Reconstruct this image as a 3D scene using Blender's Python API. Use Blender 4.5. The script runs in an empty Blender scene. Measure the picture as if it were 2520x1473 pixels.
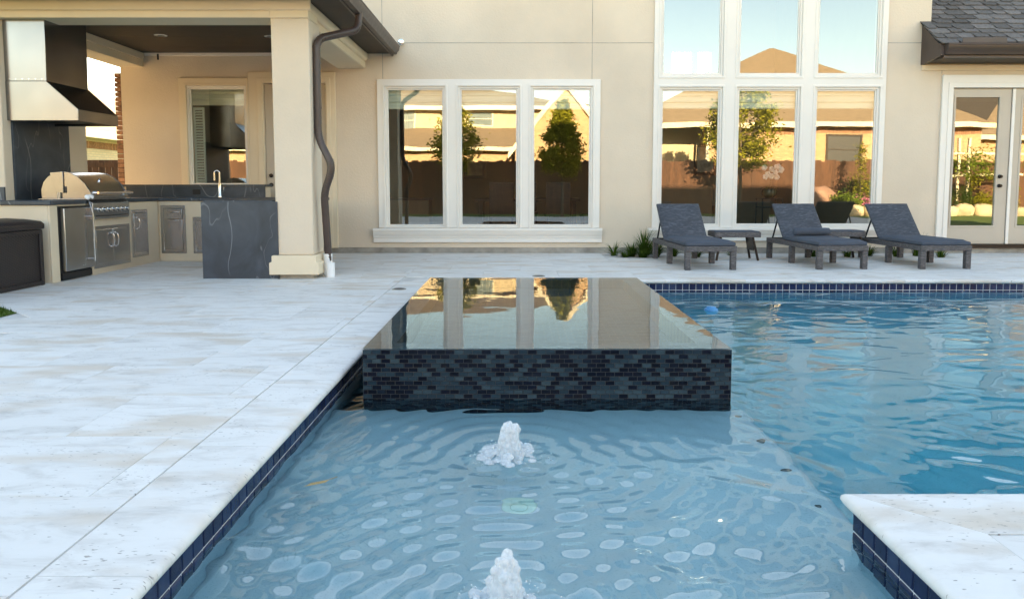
import bpy, bmesh, math, random
import numpy as np
from mathutils import Vector, Matrix
from mathutils import noise as mnoise
R = math.radians
random.seed(7)
scene = bpy.context.scene
COL = scene.collection

# ------------------------------------------------------------------ camera
cam_d = bpy.data.cameras.new("camera")
cam = bpy.data.objects.new("camera", cam_d)
COL.objects.link(cam)
cam.location = (0, 0, 1.05)
cam.rotation_euler = (R(90) - math.atan(147 / 1800), 0, 0)
cam_d.sensor_width = 36
cam_d.lens = 36 * 1800 / 2520
cam_d.shift_y = -128.5 / 2520
cam_d.shift_x = -10 / 2520
cam_d.clip_start = 0.05
cam_d.clip_end = 3000
scene.camera = cam

# ------------------------------------------------------------------ world, sun, exposure
SUN_EL, SUN_AZ = R(18), R(6)          # azimuth measured from +Y towards +X
w = bpy.data.worlds.new("World"); scene.world = w; w.use_nodes = True
nt = w.node_tree; nt.nodes.clear()
sky = nt.nodes.new('ShaderNodeTexSky'); sky.sky_type = 'NISHITA'; sky.sun_disc = False
sky.sun_elevation = SUN_EL; sky.sun_rotation = SUN_AZ
sky.air_density = 1.0; sky.dust_density = 0.7; sky.ozone_density = 1.3
bg = nt.nodes.new('ShaderNodeBackground'); bg.inputs['Strength'].default_value = 0.10
wo = nt.nodes.new('ShaderNodeOutputWorld')
nt.links.new(sky.outputs[0], bg.inputs[0]); nt.links.new(bg.outputs[0], wo.inputs[0])
sd = bpy.data.lights.new("sun", 'SUN'); sd.energy = 5.0; sd.angle = R(0.5); sd.color = (1.0, 0.88, 0.69)
sun = bpy.data.objects.new("sun", sd); COL.objects.link(sun)
sdir = Vector((math.sin(SUN_AZ) * math.cos(SUN_EL), math.cos(SUN_AZ) * math.cos(SUN_EL), math.sin(SUN_EL)))
sun.rotation_euler = sdir.to_track_quat('Z', 'Y').to_euler(); sun.location = (20, 60, 40)
vs = scene.view_settings
vs.view_transform = 'Standard'; vs.look = 'None'; vs.gamma = 1; vs.use_curve_mapping = False
vs.exposure = 2.97
vs.use_white_balance = True; vs.white_balance_temperature = 8900; vs.white_balance_tint = 10
scene.render.engine = 'CYCLES'
cy = scene.cycles
cy.max_bounces = 12; cy.diffuse_bounces = 6; cy.glossy_bounces = 5; cy.transmission_bounces = 8; cy.transparent_max_bounces = 12
cy.caustics_reflective = True; cy.caustics_refractive = True; cy.blur_glossy = 0.3
cy.sample_clamp_indirect = 8; cy.use_denoising = True

# ------------------------------------------------------------------ helpers
def wloc(o):
    v = Vector((0, 0, 0))
    while o is not None:
        v += o.location; o = o.parent
    return v

def tag(o, label=None, cat=None, group=None, kind=None):
    for k, val in (('label', label), ('category', cat), ('group', group), ('kind', kind)):
        if val: o[k] = val
    return o

def thing(name, label, cat, loc=(0, 0, 0), rz=0, group=None):
    o = bpy.data.objects.new(name, None); COL.objects.link(o)
    o.location = loc; o.rotation_euler = (0, 0, rz); o.empty_display_size = 0.1
    return tag(o, label, cat, group)

def copy_tree(o, parent=None):
    c = o.copy(); COL.objects.link(c)
    if parent is not None: c.parent = parent
    for ch in list(o.children): copy_tree(ch, c)
    return c

class MB:
    def __init__(s): s.v = []; s.f = []
    def add(s, vs_, fs):
        b = len(s.v); s.v += [tuple(p) for p in vs_]; s.f += [tuple(b + i for i in f) for f in fs]; return s
    def box(s, x0, x1, y0, y1, z0, z1):
        return s.add([(x0,y0,z0),(x1,y0,z0),(x1,y1,z0),(x0,y1,z0),(x0,y0,z1),(x1,y0,z1),(x1,y1,z1),(x0,y1,z1)],
                     [(0,3,2,1),(4,5,6,7),(0,1,5,4),(1,2,6,5),(2,3,7,6),(3,0,4,7)])
    def obox(s, c, size, rot=(0,0,0)):
        from mathutils import Euler
        m = Euler(rot).to_matrix(); c = Vector(c); sx, sy, sz = [q/2 for q in size]
        P = [(-sx,-sy,-sz),(sx,-sy,-sz),(sx,sy,-sz),(-sx,sy,-sz),(-sx,-sy,sz),(sx,-sy,sz),(sx,sy,sz),(-sx,sy,sz)]
        return s.add([c + m @ Vector(p) for p in P], [(0,3,2,1),(4,5,6,7),(0,1,5,4),(1,2,6,5),(2,3,7,6),(3,0,4,7)])
    def prism(s, poly, axis, a, b):
        def P(p, t):
            return {'x': (t, p[0], p[1]), 'y': (p[0], t, p[1]), 'z': (p[0], p[1], t)}[axis]
        n = len(poly)
        vs_ = [P(p, a) for p in poly] + [P(p, b) for p in poly]
        fs = [tuple(range(n))[::-1], tuple(range(n, 2*n))] + [(i, (i+1) % n, n+(i+1) % n, n+i) for i in range(n)]
        return s.add(vs_, fs)
    def plate(s, poly, z0, z1, ch=0.004):
        # horizontal stone plate with a chamfered top rim
        n = len(poly); cx = sum(p[0] for p in poly)/n; cy_ = sum(p[1] for p in poly)/n
        def ins(p):
            dx, dy = cx-p[0], cy_-p[1]; return (p[0] + math.copysign(min(ch, abs(dx)), dx), p[1] + math.copysign(min(ch, abs(dy)), dy))
        vs_ = [(p[0],p[1],z0) for p in poly] + [(p[0],p[1],z1-ch) for p in poly] + [ins(p)+(z1,) for p in poly]
        fs = [tuple(range(2*n, 3*n))]
        for k in (0, n):
            fs += [(k+i, k+(i+1) % n, k+n+(i+1) % n, k+n+i) for i in range(n)]
        return s.add(vs_, fs)
    def tube(s, pts, r, n=8, sq=None, cap=True):
        pts = [Vector(p) for p in pts]; m = len(pts)
        rs = r if isinstance(r, (list, tuple)) else [r]*m
        up = None; vs_ = []
        for i, p in enumerate(pts):
            t = (pts[min(i+1, m-1)] - pts[max(i-1, 0)]).normalized()
            if up is None:
                up = t.cross(Vector((0,1,0)))
                if up.length < .1: up = t.cross(Vector((1,0,0)))
                up.normalize()
            up = (up - t*up.dot(t)).normalized(); bi = t.cross(up)
            for k in range(n):
                a = 2*math.pi*(k+.5)/n
                ca, sa = math.cos(a), math.sin(a)
                if sq: 
                    q = sq; ca = math.copysign(abs(ca)**q, ca); sa = math.copysign(abs(sa)**q, sa)
                vs_.append(p + up*rs[i]*ca + bi*rs[i]*sa)
        fs = [(i*n+k, i*n+(k+1) % n, (i+1)*n+(k+1) % n, (i+1)*n+k) for i in range(m-1) for k in range(n)]
        if cap: fs += [tuple(range(n))[::-1], tuple(range((m-1)*n, m*n))]
        return s.add(vs_, fs)
    def lathe(s, c, prof, n=20, axis='z'):
        vs_ = []
        for r, h in prof:
            for k in range(n):
                a = 2*math.pi*k/n; p = (r*math.cos(a), r*math.sin(a), h)
                if axis == 'x': p = (h, p[0], p[1])
                if axis == 'y': p = (p[0], h, p[1])
                vs_.append((c[0]+p[0], c[1]+p[1], c[2]+p[2]))
        m = len(prof)
        fs = [(i*n+k, i*n+(k+1) % n, (i+1)*n+(k+1) % n, (i+1)*n+k) for i in range(m-1) for k in range(n)]
        fs += [tuple(range(n))[::-1], tuple(range((m-1)*n, m*n))]
        return s.add(vs_, fs)
    def ball(s, c, r, n=10, m=6):
        r = r if isinstance(r, (tuple, list)) else (r, r, r)
        vs_ = [(c[0], c[1], c[2]-r[2])]
        for i in range(1, m):
            ph = -math.pi/2 + math.pi*i/m
            for k in range(n):
                a = 2*math.pi*k/n
                vs_.append((c[0]+r[0]*math.cos(ph)*math.cos(a), c[1]+r[1]*math.cos(ph)*math.sin(a), c[2]+r[2]*math.sin(ph)))
        vs_.append((c[0], c[1], c[2]+r[2])); L = len(vs_)-1
        fs = [(0, 1+(k+1) % n, 1+k) for k in range(n)]
        fs += [(1+i*n+k, 1+i*n+(k+1) % n, 1+(i+1)*n+(k+1) % n, 1+(i+1)*n+k) for i in range(m-2) for k in range(n)]
        fs += [(L, 1+(m-2)*n+k, 1+(m-2)*n+(k+1) % n) for k in range(n)]
        return s.add(vs_, fs)
    def wall(s, x0, x1, z0, z1, y0, y1, holes, axis='y'):
        xs = sorted({x0, x1} | {h[i] for h in holes for i in (0, 1) if x0 < h[i] < x1})
        zs = sorted({z0, z1} | {h[i] for h in holes for i in (2, 3) if z0 < h[i] < z1})
        nx, nz = len(xs)-1, len(zs)-1
        def full(i, j):
            if i < 0 or j < 0 or i >= nx or j >= nz: return False
            cx, cz = (xs[i]+xs[i+1])/2, (zs[j]+zs[j+1])/2
            return not any(h[0] < cx < h[1] and h[2] < cz < h[3] for h in holes)
        idx = {}; vs_ = []; fs = []
        def V(i, j, k):
            if (i, j, k) not in idx:
                idx[(i, j, k)] = len(vs_); y = (y0, y1)[k]
                vs_.append((xs[i], y, zs[j]) if axis == 'y' else (y, xs[i], zs[j]))
            return idx[(i, j, k)]
        for i in range(nx):
            for j in range(nz):
                if not full(i, j): continue
                for k in (0, 1): fs.append((V(i,j,k), V(i+1,j,k), V(i+1,j+1,k), V(i,j+1,k)))
                if not full(i-1, j): fs.append((V(i,j,0), V(i,j+1,0), V(i,j+1,1), V(i,j,1)))
                if not full(i+1, j): fs.append((V(i+1,j,0), V(i+1,j+1,0), V(i+1,j+1,1), V(i+1,j,1)))
                if not full(i, j-1): fs.append((V(i,j,0), V(i+1,j,0), V(i+1,j,1), V(i,j,1)))
                if not full(i, j+1): fs.append((V(i,j+1,0), V(i+1,j+1,0), V(i+1,j+1,1), V(i,j+1,1)))
        return s.add(vs_, fs)
    def mesh(s, name, mat, off=Vector((0,0,0)), smooth=0, recalc=True):
        me = bpy.data.meshes.new(name)
        me.from_pydata([(p[0]-off[0], p[1]-off[1], p[2]-off[2]) for p in s.v], [], s.f)
        if recalc:
            bm = bmesh.new(); bm.from_mesh(me); bmesh.ops.recalc_face_normals(bm, faces=bm.faces); bm.to_mesh(me); bm.free()
        if mat: me.materials.append(mat)
        if smooth:
            me.shade_smooth(); me.set_sharp_from_angle(angle=R(smooth))
        me.update()
        return me
    def build(s, name, mat, parent=None, smooth=0, bevel=0, seg=2, label=None, cat=None, group=None, kind=None, recalc=True, local=False, loc=None):
        if parent is not None: off = Vector((0,0,0)) if local else wloc(parent)
        else: off = Vector(loc) if loc and not local else Vector((0,0,0))
        me = s.mesh(name, mat, off, smooth, recalc)
        o = bpy.data.objects.new(name, me); COL.objects.link(o)
        if parent is not None: o.parent = parent
        elif loc: o.location = loc
        if bevel:
            b = o.modifiers.new('bevel', 'BEVEL'); b.width = bevel; b.segments = seg; b.limit_method = 'ANGLE'; b.angle_limit = R(40)
            if not smooth: me.shade_smooth(); me.set_sharp_from_angle(angle=R(40))
            b.harden_normals = False
        return tag(o, label, cat, group, kind)

def place(name, me, loc, parent=None, rot=(0,0,0), scale=(1,1,1)):
    o = bpy.data.objects.new(name, me); COL.objects.link(o)
    if parent is not None:
        o.parent = parent; loc = Vector(loc) - wloc(parent)
    o.location = loc; o.rotation_euler = rot; o.scale = scale
    return o

# ------------------------------------------------------------------ materials
class G:
    def __init__(s, name):
        s.m = bpy.data.materials.new(name); s.m.use_nodes = True; s.t = s.m.node_tree
        s.t.nodes.clear(); s.out = s.n('ShaderNodeOutputMaterial')
    def n(s, t, **kw):
        x = s.t.nodes.new(t)
        for k, v in kw.items(): setattr(x, k, v)
        return x
    def l(s, a, b): s.t.links.new(a, b)
    def set(s, node, **kw):
        for k, v in kw.items():
            i = node.inputs[k.replace('_', ' ')]
            if hasattr(v, 'links') or hasattr(v, 'is_output'): s.l(v, i)
            else: i.default_value = v
        return node
    def pos(s, scale=(1,1,1), rot=(0,0,0), obj=False):
        g = s.n('ShaderNodeTexCoord').outputs['Object'] if obj else s.n('ShaderNodeNewGeometry').outputs['Position']
        mp = s.n('ShaderNodeMapping'); mp.inputs['Scale'].default_value = scale; mp.inputs['Rotation'].default_value = rot
        s.l(g, mp.inputs[0]); return mp.outputs[0]
    def noise(s, vec, scale, detail=4, rough=.55, dist=0):
        x = s.n('ShaderNodeTexNoise'); s.l(vec, x.inputs['Vector'])
        s.set(x, Scale=scale, Detail=detail, Roughness=rough, Distortion=dist); return x.outputs['Fac']
    def ramp(s, fac, stops):
        x = s.n('ShaderNodeValToRGB'); s.l(fac, x.inputs[0]); e = x.color_ramp.elements
        while len(e) < len(stops): e.new(.5)
        for k, (p, c) in enumerate(stops):
            e[k].position = p; e[k].color = (c, c, c, 1) if not isinstance(c, (tuple, list)) else (*c, 1)
        return x.outputs[0]
    def math(s, op, a, b=None, clamp=False):
        x = s.n('ShaderNodeMath', operation=op, use_clamp=clamp)
        for i, v in enumerate((a, b)):
            if v is None: continue
            if isinstance(v, (int, float)): x.inputs[i].default_value = v
            else: s.l(v, x.inputs[i])
        return x.outputs[0]
    def mix(s, fac, a, b, mode='MIX'):
        x = s.n('ShaderNodeMix', data_type='RGBA', blend_type=mode)
        for i, v in ((0, fac), (6, a), (7, b)):
            if isinstance(v, (int, float)): x.inputs[i].default_value = v
            elif isinstance(v, (tuple, list)): x.inputs[i].default_value = (*v, 1)
            else: s.l(v, x.inputs[i])
        return x.outputs[2]
    def rnd(s):
        a = s.n('ShaderNodeObjectInfo').outputs['Random']; b = s.n('ShaderNodeNewGeometry').outputs['Random Per Island']
        return s.math('FRACT', s.math('ADD', a, b))
    def bump(s, h, strength=.3, dist=.01, normal=None):
        x = s.n('ShaderNodeBump'); x.inputs['Strength'].default_value = strength; x.inputs['Distance'].default_value = dist
        s.l(h, x.inputs['Height'])
        if normal: s.l(normal, x.inputs['Normal'])
        return x.outputs[0]
    def principled(s, **kw):
        x = s.n('ShaderNodeBsdfPrincipled')
        for k, v in kw.items():
            i = x.inputs[k.replace('_', ' ')]
            if isinstance(v, (int, float)): i.default_value = v
            elif isinstance(v, (tuple, list)): i.default_value = (*v, 1)
            else: s.l(v, i)
        s.l(x.outputs[0], s.out.inputs[0]); return x

def pm(name, col, rough=.6, metal=0, var=.08, vs_=2.0, stretch=(1,1,1), bump=0, bs=150, rnd=0, bd=.002, rv=0, detail=4):
    g = G(name); p = g.pos(stretch); f = g.noise(p, vs_, detail)
    lo = tuple(c*(1-2*var) for c in col); hi = tuple(min(1, c*(1+2*var)) for c in col)
    c = g.ramp(f, [(.25, lo), (.75, hi)])
    if rnd:
        k = g.math('ADD', g.math('MULTIPLY', g.rnd(), 2*rnd), 1-rnd)
        x = g.n('ShaderNodeCombineColor'); [g.l(k, x.inputs[i]) for i in range(3)]
        c = g.mix(1, c, x.outputs[0], 'MULTIPLY')
    kw = {}
    if bump: kw['Normal'] = g.bump(g.noise(p, bs, 3), bump, bd)
    ro = rough
    if rv: ro = g.math('ADD', g.math('MULTIPLY', g.noise(p, vs_*3, 3), rv*2), rough-rv)
    g.principled(Base_Color=c, Roughness=ro, Metallic=metal, **kw); return g.m

M = {}
M['stucco'] = pm('stucco', (.68, .57, .45), .9, var=.045, vs_=.8, bump=.7, bs=42, bd=.006, detail=8)
M['kitchen_stucco'] = pm('kitchen_stucco', (.66, .56, .43), .9, var=.04, vs_=1.2, bump=.3, bs=90, bd=.004)
M['cream'] = pm('cream_trim', (.74, .62, .46), .7, var=.03, vs_=1.5, bump=.15, bs=120)
M['white_trim'] = pm('white_trim', (.79, .745, .685), .55, var=.02, vs_=1.5, bump=.08, bs=120)
M['brown_metal'] = pm('brown_metal', (.062, .042, .036), .38, var=.1, vs_=4, rv=.08)
M['soffit'] = pm('soffit', (.040, .027, .019), .6, var=.12, vs_=2, stretch=(1, 8, 1), bump=.1, bs=40)
M['door_tan'] = pm('door_tan', (.50, .43, .35), .5, var=.02)
M['steel'] = None
M['black'] = pm('black_plastic', (.012, .012, .013), .45)
M['bronze'] = pm('dark_bronze', (.03, .022, .018), .35, metal=.6)
M['pvc'] = pm('white_pvc', (.82, .83, .84), .35, var=.02)
M['concrete'] = pm('foundation_concrete', (.34, .31, .27), .9, var=.18, vs_=5, bump=.4, bs=40)
M['grout'] = pm('pale_grout', (.62, .64, .66), .9, var=.1, vs_=8)
M['deck_grout'] = pm('deck_grout', (.60, .58, .56), .95, var=.12, vs_=6, bump=.3, bs=90)
M['dark_grout'] = pm('dark_grout', (.05, .055, .06), .8, var=.2, vs_=30)
M['brick'] = pm('brick_red', (.30, .15, .09), .9, var=.2, vs_=20, rnd=.25, bump=.4, bs=60)
M['soil'] = pm('bed_soil', (.045, .032, .022), 1, var=.3, vs_=25, bump=1, bs=50, bd=.02)
M['interior_wall'] = pm('interior_wall', (.30, .25, .18), .8, var=.03)
M['interior_floor'] = pm('interior_floor', (.16, .10, .06), .35, var=.25, vs_=3, stretch=(1, 8, 1))
M['dark_wood'] = pm('dark_wood', (.035, .02, .013), .4, var=.2, vs_=6, stretch=(1, 1, 6))
M['sofa'] = pm('sofa_fabric', (.20, .14, .09), .9, var=.08, bump=.3, bs=300)
M['shade'] = pm('roman_shade', (.62, .64, .56), .9, var=.06, vs_=4, stretch=(.4, 1, 12), bump=.2, bs=60)
M['shutter'] = pm('shutter_white', (.68, .72, .68), .5, var=.02)
M['fence'] = pm('cedar_fence', (.085, .036, .018), .85, var=.22, vs_=5, stretch=(5, 5, .6), rnd=.22, bump=.3, bs=60)
M['rock'] = pm('limestone', (.48, .38, .25), .9, var=.2, vs_=3, bump=.8, bs=14, bd=.03, rnd=.15)
M['red_rock'] = pm('reddish_rock', (.30, .17, .12), .9, var=.2, vs_=3, bump=.8, bs=14, bd=.03)
M['bark'] = pm('bark', (.10, .07, .045), .95, var=.25, vs_=12, stretch=(1, 1, .3), bump=.8, bs=40, bd=.01)
M['house_beige'] = pm('neighbour_siding', (.52, .41, .26), .9, var=.05)
M['far_trim'] = pm('neighbour_trim', (.66, .56, .40), .7)
M['far_roof'] = pm('neighbour_roof', (.20, .145, .095), .9, var=.16, vs_=12, stretch=(.3, 1, 3), bump=.5, bs=30, bd=.02)
M['far_window'] = pm('neighbour_window', (.16, .2, .2), .1, var=.1)
M['pot'] = pm('glazed_pot', (.02, .05, .025), .2)
M['petal'] = pm('white_petal', (.8, .8, .74), .7, rnd=.1)
M['orange_flower'] = pm('orange_flower', (.62, .16, .05), .8, rnd=.3)
M['pink_flower'] = pm('pink_flower', (.55, .13, .28), .8, rnd=.35)
M['print'] = pm('pale_print', (.5, .46, .38), .8, var=.25, vs_=9)
M['blue_float'] = pm('blue_float', (.03, .30, .62), .35)
M['roof_base'] = pm('roof_underlay', (.05, .05, .055), .95)
M['far_shingle'] = pm('roof_shingle_far', (.10, .095, .095), .95, var=.25, vs_=10, stretch=(1, 2, 2), bump=.5, bs=25, bd=.02)
M['shingle'] = pm('roof_shingle', (.125, .113, .108), .95, var=.18, vs_=25, rnd=.38, bump=.6, bs=260, bd=.003)
M['pebble'] = pm('ledge_marker_glass', (.02, .03, .035), .2)
M['drain_white'] = pm('drain_white', (.78, .76, .66), .5, var=.05)
M['leaf_brown'] = pm('dry_leaf', (.45, .30, .13), .8, var=.2)
M['candle'] = pm('lens_white', (.75, .73, .68), .4)

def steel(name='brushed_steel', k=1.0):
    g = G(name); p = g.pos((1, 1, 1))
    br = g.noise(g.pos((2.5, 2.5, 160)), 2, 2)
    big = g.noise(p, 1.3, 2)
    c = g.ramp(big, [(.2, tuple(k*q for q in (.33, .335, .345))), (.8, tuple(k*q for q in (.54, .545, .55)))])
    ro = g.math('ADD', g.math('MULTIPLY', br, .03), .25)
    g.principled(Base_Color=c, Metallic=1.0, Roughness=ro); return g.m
M['steel'] = steel(); M['dimmed_steel'] = steel('dimmed_hood_steel', .58)  # same steel for hood and grill sides, dimmer reflection put into the colour
M['chrome'] = pm('chrome', (.72, .72, .73), .12, metal=1, var=.02)

def travertine():
    g = G('travertine')
    r = g.rnd()
    geo = g.n('ShaderNodeNewGeometry').outputs['Position']
    off = g.n('ShaderNodeCombineXYZ'); g.l(g.math('MULTIPLY', r, 37.0), off.inputs[0]); g.l(g.math('MULTIPLY', r, 91.0), off.inputs[1])
    add = g.n('ShaderNodeVectorMath', operation='ADD'); g.l(geo, add.inputs[0]); g.l(off.outputs[0], add.inputs[1])
    def P(sc):
        mp = g.n('ShaderNodeMapping'); mp.inputs['Scale'].default_value = sc; g.l(add.outputs[0], mp.inputs[0]); return mp.outputs[0]
    cloud = g.noise(P((1.5, 3.6, 1)), 2.2, 8, .68, .5)
    c = g.ramp(cloud, [(.26, (.50, .48, .455)), (.40, (.665, .645, .62)), (.51, (.755, .742, .722)), (.8, (.795, .785, .77))])
    warm = g.ramp(g.noise(P((1, 3, 1)), 1.1, 3), [(.52, 0), (.66, 1)])
    c = g.mix(g.math('MULTIPLY', warm, .7), c, (.62, .52, .42))
    tone = g.math('ADD', g.math('MULTIPLY', r, .08), .935)
    x = g.n('ShaderNodeCombineColor'); [g.l(tone, x.inputs[i]) for i in range(3)]
    c = g.mix(1, c, x.outputs[0], 'MULTIPLY')
    # pits: stretched specks gathered in patches
    spk = g.noise(P((22, 60, 10)), 1.6, 2, .5)
    patch = g.noise(P((1.5, 3, 1)), 1.2, 2)
    pit = g.ramp(g.math('ADD', spk, g.math('MULTIPLY', patch, .30)), [(.825, 0), (.885, 1)])
    c = g.mix(g.math('MULTIPLY', pit, .75), c, (.20, .18, .165))
    h = g.math('SUBTRACT', g.math('MULTIPLY', g.noise(P((8, 20, 5)), 3, 5), .35), pit)
    g.principled(Base_Color=c, Roughness=g.math('ADD', g.math('MULTIPLY', cloud, -.15), .72), Normal=g.bump(h, .35, .003)); return g.m
M['travertine'] = travertine()

def soapstone():
    g = G('soapstone')
    p = g.pos(); cl = g.noise(p, 2.2, 6, .6, .8)
    c = g.ramp(cl, [(.3, (.022, .031, .041)), (.55, (.040, .055, .072)), (.8, (.066, .086, .106))])
    def vein(sc, seed, w, cut):
        q = g.pos((1.0, 1.0, .38), (.3, .75+seed*.1, .2))
        d = g.noise(q, sc, 2, .45, .3)
        v = g.math('ABSOLUTE', g.math('SUBTRACT', d, .5))
        line = g.ramp(v, [(0, 1), (w, 0)])
        return g.math('MULTIPLY', line, g.ramp(g.noise(q, 2.3, 2), [(cut, 0), (cut+.1, 1)]))
    v = g.math('MAXIMUM', vein(1.7, .7, .0055, .44), g.math('MULTIPLY', vein(3.4, 2.1, .009, .47), .6))
    c = g.mix(g.math('MULTIPLY', v, .42), c, (.42, .46, .50))
    g.principled(Base_Color=c, Roughness=.45, Normal=g.bump(g.noise(p, 60, 3), .12, .002)); return g.m
M['soapstone'] = soapstone()

def tile_mat(name, stops, rough, bump=.15, bs=18):
    g = G(name); r = g.rnd()
    c = g.ramp(r, stops)
    c = g.mix(g.math('MULTIPLY', g.noise(g.pos(), 35, 4), .5), c, (.004, .006, .012))
    g.principled(Base_Color=c, Roughness=rough, Normal=g.bump(g.noise(g.pos(), bs, 2), bump, .004), Specular_IOR_Level=.18); return g.m
M['navy_tile'] = tile_mat('navy_tile', [(0, (.010, .020, .065)), (.5, (.016, .036, .105)), (1, (.028, .055, .13))], .22)
M['mosaic'] = tile_mat('mosaic_tile', [(0, (.003, .005, .012)), (.45, (.007, .010, .022)), (.49, (.020, .042, .060)), (.78, (.034, .064, .084)), (1, (.056, .096, .116))], .2, .08, 30)
M['mosaic'].node_tree.nodes['Color Ramp'].color_ramp.interpolation = 'LINEAR'

def spa_tile():
    g = G('spa_inner_tile'); p = g.pos()
    b = g.n('ShaderNodeTexBrick'); g.l(p, b.inputs['Vector'])
    g.set(b, Scale=1.0); b.inputs['Brick Width'].default_value = .1; b.inputs['Row Height'].default_value = .05; b.inputs['Mortar Size'].default_value = .003
    b.inputs['Color1'].default_value = (.028, .075, .10, 1); b.inputs['Color2'].default_value = (.05, .115, .145, 1); b.inputs['Mortar'].default_value = (.11, .15, .15, 1)
    g.principled(Base_Color=b.outputs[0], Roughness=.3); return g.m
M['spa_tile'] = spa_tile()

def plaster():
    g = G('pool_plaster'); p = g.pos()
    a = g.noise(p, 2.0, 4); sp = g.noise(p, 130, 2)
    c = g.ramp(a, [(.3, (.53, .51, .565)), (.7, (.64, .62, .665))])
    c = g.mix(g.ramp(sp, [(.55, 0), (.72, .45)]), c, (.22, .29, .34))
    g.principled(Base_Color=c, Roughness=.8); return g.m
M['plaster'] = plaster()

def water(name, vol, bump=None, ior=1.385):
    g = G(name)
    gl = g.n('ShaderNodeBsdfGlass'); gl.inputs['IOR'].default_value = ior; gl.inputs['Roughness'].default_value = 0.0
    gl.inputs['Color'].default_value = (.97, .99, 1, 1)
    if bump:
        g.l(g.bump(g.noise(g.pos((1, 1.0, 1)), bump[0], 2, .4), bump[1], bump[2]), gl.inputs['Normal'])
    g.l(gl.outputs[0], g.out.inputs[0])
    if vol:
        v = g.n('ShaderNodeVolumeAbsorption'); v.inputs['Color'].default_value = vol[0]; v.inputs['Density'].default_value = vol[1]
        g.l(v.outputs[0], g.out.inputs['Volume'])
    return g.m
M['water'] = water('pool_water', ((0.0, .94, .985, 1), 1.1))
M['spa_water'] = water('spa_water', None, (3.0, .14, .01), 1.46)

def glass():
    g = G('window_glass')
    lw = g.n('ShaderNodeLayerWeight'); lw.inputs['Blend'].default_value = .5
    f = g.math('ADD', g.math('MULTIPLY', g.math('POWER', lw.outputs['Facing'], 5.0), .74), .25)
    bp = g.bump(g.noise(g.pos((1, 1, 1)), 1.4, 1, .4), .09, .012)
    gl = g.n('ShaderNodeBsdfGlossy'); gl.inputs['Roughness'].default_value = 0.0; gl.inputs['Color'].default_value = (.98, 1, .97, 1); g.l(bp, gl.inputs['Normal'])
    tr = g.n('ShaderNodeBsdfTransparent'); tr.inputs['Color'].default_value = (.86, .91, .87, 1)
    mx = g.n('ShaderNodeMixShader'); g.l(f, mx.inputs[0]); g.l(tr.outputs[0], mx.inputs[1]); g.l(gl.outputs[0], mx.inputs[2])
    g.l(mx.outputs[0], g.out.inputs[0]); return g.m
M['glass'] = glass()

def weave(name, a, b, sx, sz, strength=.9, rough=.65, wob=.3):
    # woven resin strands: two crossing bands from object coordinates
    g = G(name)
    tc = g.n('ShaderNodeTexCoord').outputs['Object']
    sep = g.n('ShaderNodeSeparateXYZ'); g.l(tc, sep.inputs[0])
    nz = g.noise(tc, 9, 3)
    u = g.math('ADD', sep.outputs[0], sep.outputs[1]); v = g.math('ADD', sep.outputs[2], g.math('MULTIPLY', sep.outputs[1], .5))
    su = g.math('SINE', g.math('MULTIPLY', u, sx)); 
    sv = g.math('SINE', g.math('ADD', g.math('MULTIPLY', v, sz), g.math('MULTIPLY', nz, wob*10)))
    h = g.math('ADD', g.math('MULTIPLY', g.math('ABSOLUTE', su), .35), g.math('ABSOLUTE', sv))
    f = g.math('ADD', g.math('MULTIPLY', h, .5), g.math('MULTIPLY', g.noise(tc, 60, 3), .45))
    c = g.ramp(f, [(.25, a), (.85, b)])
    g.principled(Base_Color=c, Roughness=rough, Normal=g.bump(h, strength, .004)); return g.m
M['wicker'] = weave('grey_wicker', (.045, .042, .046), (.17, .16, .165), 160, 190, .6)
def strands(name, a, b, sx, sz, rough=.7):
    g = G(name); tc = g.n('ShaderNodeTexCoord').outputs['Object']
    def P(k):
        mp = g.n('ShaderNodeMapping'); mp.inputs['Scale'].default_value = (sx*k, sz*.6*k, sz*k); g.l(tc, mp.inputs[0]); return mp.outputs[0]
    n1 = g.noise(P(1), 1.0, 2, .5, 1.2); n2 = g.noise(P(2.3), 1.0, 2, .5, .6)
    f = g.math('ADD', g.math('MULTIPLY', n1, .65), g.math('MULTIPLY', n2, .35))
    c = g.ramp(f, [(.36, a), (.5, tuple((p+q)/2.6 for p, q in zip(a, b))), (.64, b)])
    g.principled(Base_Color=c, Roughness=rough, Normal=g.bump(f, .8, .008)); return g.m
M['back_weave'] = strands('slate_back_weave', (.036, .043, .058), (.088, .100, .125), 9, 42)
M['wicker'] = strands('grey_wicker', (.060, .056, .060), (.155, .145, .150), 16, 60)
M['box_weave'] = weave('brown_box_weave', (.010, .007, .008), (.030, .022, .022), 120, 120, .5, .5)
M['cushion'] = pm('slate_cushion', (.062, .077, .104), .95, var=.08, vs_=7, bump=.35, bs=220, bd=.002)

def leafmat(name, a, b, trans=.35):
    g = G(name); c = g.ramp(g.rnd(), [(0, a), (1, b)])
    d = g.n('ShaderNodeBsdfDiffuse'); t = g.n('ShaderNodeBsdfTranslucent'); mx = g.n('ShaderNodeMixShader'); mx.inputs[0].default_value = trans
    g.l(c, d.inputs[0]); g.l(c, t.inputs[0]); g.l(d.outputs[0], mx.inputs[1]); g.l(t.outputs[0], mx.inputs[2]); g.l(mx.outputs[0], g.out.inputs[0]); return g.m
M['leaf'] = leafmat('leaf_olive', (.11, .12, .015), (.36, .33, .045))
M['leaf_dark'] = leafmat('leaf_dark', (.02, .045, .012), (.07, .11, .03))
M['leaf_bright'] = leafmat('leaf_bright', (.09, .15, .02), (.22, .28, .05))
M['blade'] = leafmat('grass_blade', (.025, .065, .012), (.10, .16, .03))

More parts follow.
